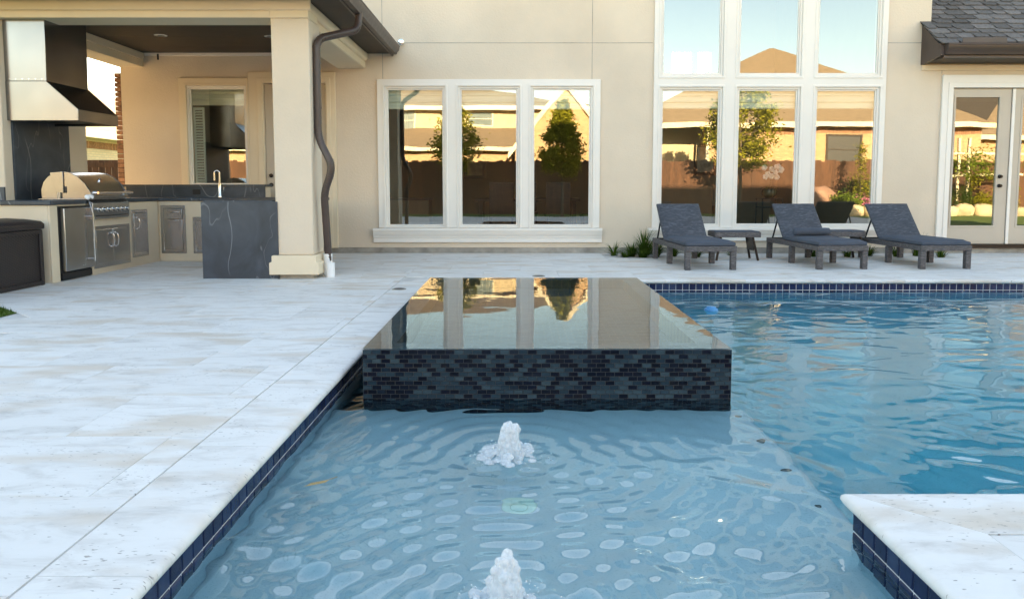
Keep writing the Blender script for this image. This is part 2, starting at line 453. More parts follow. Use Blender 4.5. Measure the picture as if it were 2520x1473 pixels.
def lawn():
    g = G('lawn'); p = g.pos()
    c = g.ramp(g.noise(p, 1.5, 6, .65), [(.3, (.06, .11, .015)), (.7, (.13, .20, .03))])
    g.principled(Base_Color=c, Roughness=1, Normal=g.bump(g.noise(p, 60, 4), 1, .03)); return g.m
M['lawn'] = lawn()

def brickwall(name, c1, c2, mort):
    g = G(name)
    p = g.n('ShaderNodeNewGeometry').outputs['Position']; s = g.n('ShaderNodeSeparateXYZ'); g.l(p, s.inputs[0])
    cb = g.n('ShaderNodeCombineXYZ'); g.l(g.math('ADD', s.outputs[0], s.outputs[1]), cb.inputs[0]); g.l(s.outputs[2], cb.inputs[1])
    b = g.n('ShaderNodeTexBrick'); g.l(cb.outputs[0], b.inputs['Vector']); b.inputs['Scale'].default_value = 1
    b.inputs['Brick Width'].default_value = .22; b.inputs['Row Height'].default_value = .078; b.inputs['Mortar Size'].default_value = .011
    for k, v in (('Color1', c1), ('Color2', c2), ('Mortar', mort)): b.inputs[k].default_value = (*v, 1)
    g.principled(Base_Color=b.outputs[0], Roughness=.9, Normal=g.bump(b.outputs['Fac'], .6, .01)); return g.m
M['brick_tan'] = brickwall('brick_tan', (.44, .24, .12), (.54, .33, .17), (.34, .27, .19))
M['brick_pale'] = brickwall('brick_pale', (.60, .48, .36), (.68, .57, .44), (.50, .45, .38))

def foam():
    g = G('foam')
    c = g.ramp(g.noise(g.pos(), 40, 4), [(.25, (.86, .90, .93)), (.55, (.96, .97, .98))])
    bp = g.bump(g.noise(g.pos((1, 1, .45)), 150, 4), .6, .005)
    d = g.n('ShaderNodeBsdfDiffuse'); g.l(c, d.inputs[0]); g.l(bp, d.inputs['Normal'])
    t = g.n('ShaderNodeBsdfTranslucent'); g.l(c, t.inputs[0])
    gl = g.n('ShaderNodeBsdfGlass'); gl.inputs['IOR'].default_value = 1.33; gl.inputs['Roughness'].default_value = .12; g.l(bp, gl.inputs['Normal'])
    m1 = g.n('ShaderNodeMixShader'); m1.inputs[0].default_value = .45; g.l(d.outputs[0], m1.inputs[1]); g.l(t.outputs[0], m1.inputs[2])
    lw = g.n('ShaderNodeLayerWeight'); lw.inputs['Blend'].default_value = .35
    f = g.math('ADD', g.math('MULTIPLY', lw.outputs['Facing'], .34), g.ramp(g.noise(g.pos((1, 1, .6)), 55, 3), [(.40, .16), (.56, 0)]))
    m2 = g.n('ShaderNodeMixShader'); g.l(f, m2.inputs[0]); g.l(m1.outputs[0], m2.inputs[1]); g.l(gl.outputs[0], m2.inputs[2])
    g.l(m2.outputs[0], g.out.inputs[0]); return g.m
M['foam'] = foam()

# ------------------------------------------------------------------ dimensions (metres)
WZ = -0.14                 # pool water level, deck = 0
LX, RX = -1.02, 9.2        # pool walls left / right
NY, FY = 0.5, 8.31         # shelf near end, far wall
CX_, CY_ = 1.155, 2.42     # wall faces of the right hand deck corner
SX0, SX1, SY0, SY1, SZ = -.858, 1.208, 4.05, 7.29, .148
SHX = 1.29                 # edge of the tanning ledge
FW = 11.7                  # house front

# ------------------------------------------------------------------ ground
gb = MB()
ox0, ox1, oy0, oy1 = -1.2, 9.4, .3, 8.5
xs = [-400, ox0, ox1, 400]; ys = [-400, oy0, oy1, 400]
vi = {}
for i in range(4):
    for j in range(4): vi[(i, j)] = len(gb.v); gb.v.append((xs[i], ys[j], -.055))
for i in range(3):
    for j in range(3):
        if (i, j) != (1, 1): gb.f.append((vi[(i,j)], vi[(i+1,j)], vi[(i+1,j+1)], vi[(i,j+1)]))
gb.build('ground', M['lawn'], kind='structure', label='grass ground of the back garden')

# ------------------------------------------------------------------ deck: base, pavers, coping
deck = bpy.data.objects.new('pool_deck', None); COL.objects.link(deck); tag(deck, 'pale travertine terrace around the pool', kind='structure')
db = MB()
db.box(-9, LX-.06, 4.0, 12.2, -.05, -.006); db.box(-4.19, LX-.06, -3, 4.0, -.05, -.006)
db.box(LX-.06, 12, FY+.06, FW+.2, -.05, -.006); db.box(CX_+.06, 12, -3, CY_-.06, -.05, -.006); db.box(LX-.06, CX_+.06, -3, NY-.06, -.05, -.006)
db.build('setting_bed', M['deck_grout'], deck)
def clip(poly, a, b, c):         # keep a*x+b*y >= c
    out = []
    for i, p in enumerate(poly):
        q = poly[(i+1) % len(poly)]; dp = a*p[0]+b*p[1]-c; dq = a*q[0]+b*q[1]-c
        if dp >= 0: out.append(p)
        if dp*dq < 0:
            t = dp/(dp-dq); out.append((p[0]+t*(q[0]-p[0]), p[1]+t*(q[1]-p[1])))
    return out
def pave(x0, x1, y0, y1, sx, sy, holes=(), lawn_cut=False, shift=.5):
    g_ = .0010; j = 0; y = y0
    while y < y1-.02:
        ye = min(y+sy, y1); x = x0 - (sx*shift if j % 2 else 0)
        while x < x1-.02:
            xa, xb = max(x, x0), min(x+sx, x1); x += sx
            if xb-xa < .03: continue
            cells = [(xa, xb, y, ye)]
            for h in holes:
                nc = []
                for c in cells:
                    if c[1] <= h[0] or c[0] >= h[1] or c[3] <= h[2] or c[2] >= h[3]: nc.append(c); continue
                    if c[0] < h[0]: nc.append((c[0], h[0], c[2], c[3]))
                    if c[1] > h[1]: nc.append((h[1], c[1], c[2], c[3]))
                    xa2, xb2 = max(c[0], h[0]), min(c[1], h[1])
                    if c[2] < h[2]: nc.append((xa2, xb2, c[2], h[2]))
                    if c[3] > h[3]: nc.append((xa2, xb2, h[3], c[3]))
                cells = nc
            for c in cells:
                if c[1]-c[0] < .02 or c[3]-c[2] < .02: continue
                poly = [(c[0]+g_, c[2]+g_), (c[1]-g_, c[2]+g_), (c[1]-g_, c[3]-g_), (c[0]+g_, c[3]-g_)]
                if lawn_cut and c[0] < -4.19:
                    poly = clip(poly, .88, 1, 6.09-.88*4.19)
                    if len(poly) < 3: continue
                MB().plate(poly, -.03, random.uniform(-.0008, .0004), .0014).build('paver', M['travertine'], deck)
        y = ye; j += 1
CW = .31
kitchen_h = [(-8.2, -5.12, 8.02, 11.75), (-5.2, -3.4, 10.45, 11.75), (-2.72, -2.38, 8.46, 8.8), (-3.58, -2.8, 8.5, 10.5)]
pave(-4.19, LX+.02-CW, 1.2, 4.64, .91, .61)
pave(-8.2, LX+.02-CW, 4.64, FW, .91, .61, kitchen_h, True)
pave(LX+.02-CW, 10.2, FY-.02+CW, FW, .91, .61, [(1.34, 6.66, 10.87, 11.8)])
pave(CX_-.03+CW, 4.6, .6, CY_+.03-CW, .91, .61)
# coping stones with a rounded nose
def nose(x, y, dx, dy, L, parent, mitre=None):
    # x,y = inner wall-side edge start; stone runs along (dx,dy); nose points to the left of travel
    prof = [(0.0, -.045), (.012, -.044), (.026, -.036), (.034, -.022), (.032, -.009), (.022, -.001), (.008, .002), (-.02, .003), (-CW+.034, .003), (-CW+.034, -.045)]
    nx, ny = -dy, dx
    mb = MB(); n = len(prof); vs_ = []
    for e, t in ((0, .001), (1, L-.001)):
        for (d, z) in prof:
            tt = t
            if mitre and e == mitre[0]: tt = t + mitre[1]*(d)
            vs_.append((x+dx*tt+nx*d, y+dy*tt+ny*d, z))
    mb.add(vs_, [tuple(range(n))[::-1], tuple(range(n, 2*n))] + [(i, (i+1) % n, n+(i+1) % n, n+i) for i in range(n)])
    mb.build('coping_stone', M['travertine'], parent, smooth=50)
y = 1.0
lens_ = [.9, 1.0, .95, .62, .7, .91, .8, .91]
k = 0
while y < FY-.01:                                  # left edge, travelling -y so the nose points to +x
    L = min(lens_[k % 8], FY-y); k += 1
    nose(LX, y+L, 0, -1, L, deck, (0, -1) if y+L > FY-.02 else None); y += L
x = LX
while x < 9.2:                                      # far edge, nose to -y : travel -x? left of (-1,0) is (0,-1)
    L = min(.91, 9.2-x)
    nose(x+L, FY, -1, 0, L, deck, (1, 1) if x <= LX+.001 else None); x += L
y = .6
for i, L in enumerate((.55, .55, .72)):             # right deck, side that faces the ledge (nose to -x): travel +y
    L = min(L, CY_-y)
    if i == 2: L = CY_-y
    nose(CX_, y, 0, 1, L, deck, (1, 1) if i == 2 else None); y += L
x = CX_
while x < 6.2:                                      # right deck, back side (nose to +y): travel +x
    L = 1.02
    nose(x, CY_, 1, 0, L, deck, (0, -1) if x == CX_ else None); x += L

# ------------------------------------------------------------------ pool shell and tile bands
ps = MB()
T = .12; ZF = -1.35; ZS = -.36
ps.box(LX-T, LX-.012, NY-T, FY+T, ZF, -.03)                   # left wall
ps.box(LX-T, RX+T, FY+.012, FY+T, ZF, -.03)                   # far wall
ps.box(RX+.012, RX+T, CY_-T, FY+T, ZF, -.03)                  # right wall
ps.box(CX_+.012, CX_+T, NY-T, CY_-T, ZF, -.03)                # notch wall
ps.box(CX_+.012, RX+T, CY_-T, CY_-.012, ZF, -.03)             # near wall behind right deck
ps.box(LX-T, CX_+T, NY-T, NY-.012, ZF, -.03)
shell = bpy.data.objects.new('pool_shell', None); COL.objects.link(shell); tag(shell, 'pool basin with dark waterline tile', kind='structure')
for nm, c in (('pool_wall', ps),): c.build(nm, M['plaster'], shell)
MB().box(LX-.02, RX+.02, NY-.02, FY+.02, ZF-.1, ZF).build('pool_floor', M['plaster'], shell)
MB().box(LX-.02, SHX, NY-.02, SY0+.02, ZF+.01, ZS).build('tanning_ledge', M['plaster'], shell, bevel=.03)
gs = .0765
def tile_band(name, p0, d, L, nrm, rows, every=1):
    """square waterline tiles on a grout backing; p0 start, d along, nrm outwards"""
    n = int(L/gs); nv = Vector(nrm); dv = Vector(d); p0 = Vector(p0)
    back = MB(); a = p0 - nv*.011; b = p0 + dv*L - nv*.002
    back.box(min(a.x, b.x), max(a.x, b.x), min(a.y, b.y), max(a.y, b.y), -.0445-rows*gs, -.0445)
    base = back.build(name, M['grout'], shell)
    w_ = gs/2-.0030
    tm = MB()
    rz = math.atan2(dv.y, dv.x)
    tm.add([(-w_,.001,-w_),(w_,.001,-w_),(w_,.001,w_),(-w_,.001,w_),(-w_+.003,-.0035,-w_+.003),(w_-.003,-.0035,-w_+.003),(w_-.003,-.0035,w_-.003),(-w_+.003,-.0035,w_-.003)],
           [(4,5,6,7),(0,1,5,4),(1,2,6,5),(2,3,7,6),(3,0,4,7)])
    me = tm.mesh('tile', M['navy_tile'])
    for r_ in range(rows):
        for i in range(n):
            c = p0 + dv*(gs*(i+.5)); c.z = -.045-gs*(r_+.5)
            ang = math.atan2(nv.x, -nv.y)  # tile front is local -y
            o = place('tile', me, c, base, (0, 0, math.atan2(nv.x, -nv.y)))
            o.location = c - wloc(base)
tile_band('waterline_tile_band', (LX, 1.3, 0), (0, 1, 0), FY-1.3, (1, 0, 0), 2)
tile_band('waterline_tile_band', (LX+.02, FY, 0), (1, 0, 0), 8.2, (0, -1, 0), 2)
tile_band('waterline_tile_band', (CX_, CY_, 0), (0, -1, 0), CY_-.7, (-1, 0, 0), 3)

# ledge markers, drain cover, leaf, float
for i, (mx, my) in enumerate(((1.235, 4.30), (1.225, 3.93), (1.22, 3.55), (1.215, 3.20), (1.21, 2.84))):
    MB().lathe((mx, my, ZS), [(.018, -.002), (.018, .004), (.012, .007)], 14).build('edge_marker', M['pebble'], loc=(mx, my, ZS), smooth=40,
        label='%s small dark marker set in the rim of the tanning ledge' % ('farthest', 'second farthest', 'middle', 'second nearest', 'nearest')[i], cat='marker', group='dark markers along the ledge rim')
dr = thing('ledge_drain', 'round white drain cover on the ledge between the two bubblers', 'drain', (.012, 2.87, ZS))
MB().lathe((.012, 2.87, ZS), [(.066, -.002), (.066, .004), (.058, .008), (.04, .009)], 28).build('cover', M['drain_white'], dr, smooth=40)
MB().lathe((.012, 2.87, ZS+.009), [(.034, 0), (.034, .005), (.026, .009)], 24).build('cap', M['drain_white'], dr, smooth=40)
lf = MB(); 
lf.add([(-.05,0,0),(-.02,.014,.004),(.03,.010,.006),(.055,0,.010),(.03,-.011,.004),(-.02,-.013,.005)], [(0,1,2,3),(0,3,4,5)])
lf.tube([(.05,0,.009),(.085,.008,.012)], .0015, 4)
lf.build('fallen_leaf', M['leaf_brown'], local=True, loc=(-.80, 2.85, WZ+.004), label='dry tan leaf drifting on the shallow ledge water', cat='leaf').rotation_euler = (0, 0, .5)
fl = thing('pool_float', 'small bright blue float on the pool water behind the spa', 'float', (1.9, 7.05, WZ))
MB().lathe((1.9, 7.05, WZ), [(.03, -.06), (.065, -.03), (.07, .0), (.06, .018)], 20).build('base', M['blue_float'], fl, smooth=40)
MB().lathe((1.9, 7.05, WZ), [(.05, .018), (.045, .03), (.03, .036)], 20).build('cap', M['blue_float'], fl, smooth=40)

# skimmer lids
for i, (sx_, sy_, lab) in enumerate(((-1.209, 7.49, 'round grey skimmer lid set in the deck left of the spa'), (.267, 8.60, 'round grey skimmer lid in the deck behind the spa'))):
    t = thing('skimmer_lid', lab, 'lid', (sx_, sy_, .003))
    MB().lathe((sx_, sy_, .002), [(.075, 0), (.075, .006), (.07, .008)], 26).build('rim', M['concrete'], t, smooth=40)
    MB().lathe((sx_, sy_, .010), [(.055, 0), (.052, .003)], 24).build('disc', M['bronze'], t, smooth=40)

# ------------------------------------------------------------------ spa
spa = thing('spa', 'raised rectangular spa clad in dark glass mosaic, brim full of still water', 'spa', (SX0, SY0, ZF))
inn = .16
sw = MB().wall(SX0, SX1, SY0, SY1, -.55, SZ-.010, [(SX0+inn, SX1-inn, SY0+inn, SY1-inn)])
sw.v = [(p[0], p[2], p[1]) for p in sw.v]
sw.build('wall', M['spa_tile'], spa)
MB().box(SX0+.002, SX1-.002, SY0+.002, SY1-.002, ZF+.01, -.551).build('floor', M['spa_tile'], spa)
MB().box(SX0-.0, SX1+.0, SY0-.001, SY0+.0, -.35, SZ-.011)
gr = MB().box(SX0-.004, SX1+.004, SY0-.004, SY0-.0005, -.37, SZ-.006).build('grout_backing', M['dark_grout'], spa)
th, tw = .0252, .0515
tmesh = []
for hw in (tw/2-.0011,):
    a, b_ = hw, th/2-.0011
    tmesh.append(MB().add([(-a,.001,-b_),(a,.001,-b_),(a,.001,b_),(-a,.001,b_),(-a+.0015,-.003,-b_+.0015),(a-.0015,-.003,-b_+.0015),(a-.0015,-.003,b_-.0015),(-a+.0015,-.003,b_-.0015)],
        [(4,5,6,7),(0,1,5,4),(1,2,6,5),(2,3,7,6),(3,0,4,7)]).mesh('mosaic_tile', M['mosaic']))
rest = MB(); cnt = 0
def tile_at(mb, cx, cz, hw, hz, y):
    mb.add([(cx-hw,y+.001,cz-hz),(cx+hw,y+.001,cz-hz),(cx+hw,y+.001,cz+hz),(cx-hw,y+.001,cz+hz),(cx-hw+.0015,y-.003,cz-hz+.0015),(cx+hw-.0015,y-.003,cz-hz+.0015),(cx+hw-.0015,y-.003,cz+hz-.0015),(cx-hw+.0015,y-.003,cz+hz-.0015)],
        [(4,5,6,7),(0,1,5,4),(1,2,6,5),(2,3,7,6),(3,0,4,7)])
yf = SY0-.004
for r_ in range(20):
    cz = SZ-.007-th*(r_+.5); x = SX0-.004 - (tw/2 if r_ % 2 else 0)
    while x < SX1:
        xa, xb = max(x, SX0-.004), min(x+tw, SX1+.004); x += tw
        if xb-xa < .012: continue
        if abs((xb-xa)-tw) < 1e-6 and cnt < 297:
            o = place('mosaic_tile', tmesh[0], ((xa+xb)/2, yf, cz), gr); cnt += 1
        else: tile_at(rest, (xa+xb)/2, cz, (xb-xa)/2-.0011, th/2-.0011, yf)
rest.build('mosaic_tiles', M['mosaic'], gr, kind='stuff')
for nm, xx, sg in (('left', SX0, -1), ('right', SX1, 1)):
    sd_ = MB()
    for r_ in range(14):
        cz = SZ-.010-th*(r_+.5); yy = SY0 - (tw/2 if r_ % 2 else 0)
        while yy < SY1:
            ya, yb = max(yy, SY0), min(yy+tw, SY1); yy += tw
            if yb-ya < .012: continue
            x0_, x1_ = sorted((xx, xx+sg*.0035))
            sd_.box(x0_, x1_, ya+.0011, yb-.0011, cz-th/2+.0011, cz+th/2-.0011)
    sd_.build('side_mosaic', M['mosaic'], spa, kind='stuff')
swm = MB()
nn = 60
for j in range(nn+1):
    for i in range(nn+1):
        u, v = i/nn, j/nn
        swm.v.append((SX0-.004+(SX1-SX0+.008)*u, SY0-.006+(SY1-SY0+.006)*v, SZ + .0006*mnoise.noise((u*6, v*9, 0))))
for j in range(nn):
    for i in range(nn): a = j*(nn+1)+i; swm.f.append((a, a+1, a+nn+2, a+nn+1))
swm.build('water_surface', M['spa_water'], spa, smooth=80, recalc=False)

# ------------------------------------------------------------------ pool water
BUB = [(-.03, 3.18), (-.03, 1.98)]
def water_mesh():
    st = .016
    X = np.arange(LX-.02, RX+.02, st); Y = np.arange(NY-.02, FY+.02, st)
    gx_, gy_ = np.meshgrid(X, Y)
    rng = np.random.default_rng(4); h = np.zeros_like(gx_)
    wx_, wy_ = gx_.copy(), gy_.copy()
    for lam, am in ((1.3, .07), (.7, .045), (.37, .022)):
        k = 2*math.pi/lam; p = rng.uniform(0, 6.28, 6)
        wx_ = wx_ + am*np.sin(k*(.8*gx_+.6*gy_)+p[0])*np.sin(k*(.5*gx_-.85*gy_)+p[1]); wy_ = wy_ + am*np.sin(k*(.3*gx_+.95*gy_)+p[2])*np.sin(k*(.9*gx_-.4*gy_)+p[3])
    def field(n, l0, l1, dir0, spread, slope):
        f = np.zeros_like(gx_)
        for i in range(n):
            lam = math.exp(rng.uniform(math.log(l0), math.log(l1))); a = rng.normal(dir0, spread); k = 2*math.pi/lam
            ph = rng.uniform(0, 6.28); q1, q2, q3 = rng.uniform(.5, 1.7), rng.uniform(.4, 1.5), rng.uniform(0, 6.28)
            env = .6+.4*np.sin(gx_*q1+gy_*q2+q3)
            f += slope/k*math.sqrt(2/n)*env*np.sin(k*(wx_*math.cos(a)+wy_*math.sin(a)) + ph)
        return f
    shal = 1/(1+np.exp((gx_-1.45)/.18)) * 1/(1+np.exp((gy_-4.3)/.15))     # over the ledge
    calm = .30+.70*np.clip((3.85-gy_)/.8, 0, 1)
    near = np.clip((7.6-gy_)/5.2, 0, 1)
    h += (1-shal)*(field(56, .10, .32, math.pi/2, .36, .043)*(.70+.85*near) + field(14, .5, 1.3, 1.3, .5, .016))
    ring_calm = 1-.55*np.exp(-(np.minimum(np.hypot(gx_-BUB[0][0], gy_-BUB[0][1]), np.hypot(gx_-BUB[1][0], gy_-BUB[1][1]))/.55)**2)
    h += shal*calm*ring_calm*(field(50, .07, .16, 1.4, .9, .042) + field(44, .14, .42, 1.4, .7, .074) + field(16, .4, .9, 1.1, .6, .05))
    for n_, (bx, by) in enumerate(BUB):
        r = np.hypot(gx_-bx, gy_-by); th_ = np.arctan2(gy_-by, gx_-bx)
        wob = .06*np.sin(3*th_+n_)+.05*np.sin(5*th_+2*n_)+.03*np.sin(9*th_+n_*3)
        h += .0074*np.exp(-r/.72)*(1-np.exp(-(r/.1)**2))*np.sin(2*math.pi*(r+wob*.6*r)/.125)*(.7+.3*np.sin(2*th_+1+3*r))
        # boil
        h += .010*np.exp(-(r/.17)**2)*(np.sin(gx_*60+np.sin(gy_*33)*2)*np.sin(gy_*52+np.sin(gx_*41)*2))
    keep = np.ones((len(Y)-1, len(X)-1), bool)
    cxm = (X[:-1]+X[1:])/2; cym = (Y[:-1]+Y[1:])/2; mx, my = np.meshgrid(cxm, cym)
    keep &= ~((mx > CX_+.03) & (my < CY_-.03))
    keep &= ~((mx > SX0+.03) & (mx < SX1-.03) & (my > SY0+.03) & (my < SY1-.03))
    idx = np.arange(gx_.size).reshape(gx_.shape)
    q = np.stack([idx[:-1,:-1], idx[:-1,1:], idx[1:,1:], idx[1:,:-1]], -1)[keep]
    used = np.unique(q); remap = np.full(gx_.size, -1); remap[used] = np.arange(len(used)); q = remap[q]
    co = np.stack([gx_.ravel(), gy_.ravel(), (WZ+h).ravel()], -1)[used]
    me = bpy.data.meshes.new('pool_water'); me.vertices.add(len(co)); me.vertices.foreach_set('co', co.astype(np.float32).ravel())
    me.loops.add(q.size); me.loops.foreach_set('vertex_index', q.astype(np.int32).ravel())
    me.polygons.add(len(q)); me.polygons.foreach_set('loop_start', np.arange(0, q.size, 4, dtype=np.int32))
    me.update(calc_edges=True); me.validate(); me.shade_smooth(); me.materials.append(M['water'])
    o = bpy.data.objects.new('pool_water', me); COL.objects.link(o); tag(o, 'rippled blue pool water', kind='structure')
water_mesh()

# bubbler jets
def bubbler(bx, by, h, r, seed, label):
    rnd = random.Random(seed)
    mb = MB()
    for i in range(34):           # rising strands that lean and break at different heights
        a = rnd.uniform(0, 6.28); r0 = r*.75*math.sqrt(rnd.random()); top = h*rnd.uniform(.6, 1)*(1-.40*(r0/r)**2); out = rnd.uniform(-.25, .25)*r
        n_ = 9; pts = []; rad = []
        for q in range(n_):
            t = q/(n_-1); rr = r0*(1-.42*t)+out*t*t
            pts.append((bx+rr*math.cos(a)+.004*math.sin(9*t+i), by+rr*math.sin(a)+.004*math.cos(8*t+i), WZ-.03+t*(top+.03))); rad.append(r*(.25-.10*t)*rnd.uniform(.8, 1.2))
        mb.tube(pts, rad, 7)
        mb.ball(pts[-1], rad[-1]*1.45, 8, 6)
    for i in range(46):           # collapsing skirt round the base
        a = rnd.uniform(0, 6.28); rr = r*rnd.uniform(.8, 1.75); s_ = rnd.uniform(.10, .22)*r
        mb.ball((bx+rr*math.cos(a), by+rr*math.sin(a), WZ+rnd.uniform(-.006, .030)*max(.2, 1.9-rr/r)), (s_*1.9, s_*1.9, s_*rnd.uniform(.5, 1.3)), 8, 5)
    t = thing('bubbler_jet', label, 'fountain jet', (bx, by, WZ), group='bubblers on the tanning ledge')
    o = mb.build('plume', M['foam'], t)
    rm = o.modifiers.new('remesh', 'REMESH'); rm.mode = 'VOXEL'; rm.voxel_size = .0038; rm.use_smooth_shade = True
    tx = bpy.data.textures.new('foam_noise', 'CLOUDS'); tx.noise_scale = .016; tx.noise_depth = 4
    dm = o.modifiers.new('rough', 'DISPLACE'); dm.texture = tx; dm.strength = .011; dm.mid_level = .5; dm.texture_coords = 'GLOBAL'
    d = MB()
    for i in range(130):
        a = rnd.uniform(0, 6.28); rr = r*rnd.uniform(.5, 2.6); s_ = rnd.uniform(.001, .0032)
        d.ball((bx+rr*math.cos(a), by+rr*math.sin(a), WZ+rnd.uniform(.01, h*.8)*max(.15, 1-rr/(2.3*r))), s_, 6, 4)
    d.build('spray_drops', M['foam'], t, kind='stuff')
bubbler(*BUB[0], .150, .076, 3, 'farther white bubbling jet, nearer the spa')
bubbler(*BUB[1], .165, .068, 11, 'nearer white bubbling jet, at the front of the ledge')

# ------------------------------------------------------------------ the house
house = thing('house', 'beige stucco two storey house with a covered patio kitchen and white framed windows', 'house', (0, FW, 0))
HX0, HX1 = -6.23, 6.50
P_TRI = [(-2.02, -1.17, .46, 2.577), (-.86, 0.0, .46, 2.577), (.288, 1.158, .46, 2.577)]
P_TALL = [(2.32, 3.195, .473, 2.564), (3.528, 4.42, .473, 2.564), (4.758, 5.668, .473, 2.564)]
P_UP = [(a, b, 2.842, 5.3) for a, b, _, _ in P_TALL]
P_KIT = [(-5.135, -4.30, 1.118, 2.589)]
S = .055
def grow(h, d): return (h[0]-d, h[1]+d, h[2]-d, h[3]+d)
wall_holes = [grow(h, S) for h in P_TRI+P_TALL+P_UP+P_KIT] + [(-3.985, -3.0, .05, 2.68)]
MB().wall(HX0, HX1, .09, 6.3, FW, FW+.2, wall_holes).build('wall', M['stucco'], house)
MB().box(HX0, HX0+.2, FW+.2, 24, .09, 6.3).build('side_wall', M['brick_pale'], house)
MB().box(HX1-.2, HX1, FW+.2, 24, .09, 6.3).build('side_wall', M['stucco'], house)
MB().wall(HX0+.2, HX1-.2, .09, 6.3, 23.8, 24, [(4.5, 6.25, 4.6, 5.5)]).build('rear_wall', M['stucco'], house)
MB().box(HX0+.012, 16, FW+.012, FW+.3, -.02, .0885).build('foundation', M['concrete'], house)
DX0, DX1 = 6.876, 8.83
MB().wall(HX1+.0005, 16, .09, 3.12, FW+.002, FW+.2, [(DX0, DX1, .05, 2.61)]).build('wing_wall', M['stucco'], house)
MB().box(15.8, 16, FW+.2, 24, .09, 3.12).build('side_wall', M['stucco'], house)
# recessed control joints read as thin dark beads
for (xa, xb, za, zb) in ((-1.80, 2.145, 3.302, 3.311), (5.83, 6.36, 3.302, 3.311), (-2.103, -2.095, 2.75, 5.9), (1.192, 1.2, 2.745, 5.9), (6.70, 6.708, 2.83, 2.95)):
    MB().box(xa, xb, FW-.0025, FW+.001, za, zb).build('control_joint', M['concrete'], house)
# brick corner at the left end of the patio wall
for i in range(40):
    z = .095+i*.0745
    if z > 2.85: break
    d = .11 if i % 2 else .065
    MB().box(HX0-.10, HX0-.002, FW-.004, FW+.1, z, z+.064).build('brick', M['brick'], house, bevel=.003, seg=1)

def pane_set(parent, panes, y=FW):
    for h in panes:
        a = grow(h, S-.001); b = grow(h, .022)
        sash = MB().wall(a[0], a[1], a[2], a[3], y-.020, y+.05, [b]).build('sash', M['white_trim'], parent, bevel=.004)
        MB().wall(b[0]+.001, b[1]-.001, b[2]+.001, b[3]-.001, y+.004, y+.046, [h]).build('glazing_bead', M['white_trim'], parent, bevel=.004)
        mb = MB(); mb.add([(h[0]-.004, y+.020, h[2]-.004), (h[1]+.004, y+.020, h[2]-.004), (h[1]+.004, y+.020, h[3]+.004), (h[0]-.004, y+.020, h[3]+.004)], [(0,1,2,3)])
        mb.build('pane', M['glass'], parent, recalc=False)

def casing(name, x0, x1, z0, z1, holes, mat, y0=FW-.042, label=None):
    o = MB().wall(x0, x1, z0, z1, y0, FW-.0005, holes).build(name, mat, house, bevel=.006)
    return tag(o, label)
def beads(parent, holes, y, mat):
    for h in holes:
        a = grow(h, S+.032); b = grow(h, S+.001)
        MB().wall(a[0], a[1], a[2], a[3], y-.010, y+.001, [b]).build('moulding', mat, parent, bevel=.004)
tri = casing('window', -2.19, 1.33, .405, 2.741, [grow(h, S) for h in P_TRI], M['white_trim'], label='triple window with white casing')
beads(tri, P_TRI, FW-.042, M['white_trim']); pane_set(tri, P_TRI)
tall = casing('window', 2.165, 5.815, .405, 5.9, [grow(h, S) for h in P_TALL+P_UP], M['white_trim'], label='two storey window wall of six tall panes')
beads(tall, P_TALL+P_UP, FW-.042, M['white_trim']); pane_set(tall, P_TALL+P_UP)
kit = casing('window', -5.31, -4.216, 1.0, 2.76, [grow(h, S) for h in P_KIT], M['cream'], label='cream framed patio window')
beads(kit, P_KIT, FW-.042, M['cream']); pane_set(kit, P_KIT)
def sill(parent, x0, x1, zt, zb, mat):
    h = zt-zb; y = FW
    prof = [(y-.0005, zt), (y-.115, zt), (y-.118, zt-.18*h), (y-.105, zt-.22*h), (y-.098, zt-.36*h), (y-.078, zt-.50*h), (y-.064, zt-.58*h), (y-.064, zt-.68*h), (y-.052, zt-.70*h), (y-.052, zt-h), (y-.0005, zt-h)]
    MB().prism(prof, 'x', x0, x1).build('sill', mat, parent, bevel=.003)
sill(tri, -2.275, 1.37, .402, .175, M['white_trim'])
sill(tall, 2.10, 5.86, .402, .20, M['white_trim'])
sill(kit, -5.36, -4.18, .99, .9, M['cream'])
# roman shades behind the upper part of the panes
def shade(parent, h, drop=.30, mat='shade'):
    z = h[3]+.03; n = 3; mb = MB(); prof = []
    step = (drop+.03)/n
    for i in range(n):
        prof += [(FW+.10, z-step*i), (FW+.075, z-step*(i+.75)), (FW+.078, z-step*(i+.95))]
    prof += [(FW+.105, z-step*n)]
    prof = prof + [(p[0]+.012, p[1]) for p in prof[::-1]]
    mb.prism(prof, 'x', h[0]-.04, h[1]+.04); mb.build('roman_shade', M[mat], parent)
for h in P_TRI: shade(tri, h, .29)
for h in P_TALL: shade(tall, h, .27)
shade(kit[0] if isinstance(kit, list) else kit, P_KIT[0], .24)
sh = MB().wall(-5.16, -4.99, 1.10, 2.32, FW+.13, FW+.16, [(-5.135, -5.015, 1.14, 2.28)]).build('shutter', M['shutter'], kit)
sl = MB().obox((0, 0, 0), (.118, .045, .006), (R(35), 0, 0)).mesh('shutter_slat', M['shutter'])
for i in range(26): place('shutter_slat', sl, (-5.075, FW+.145, 1.165+i*.0435), sh)

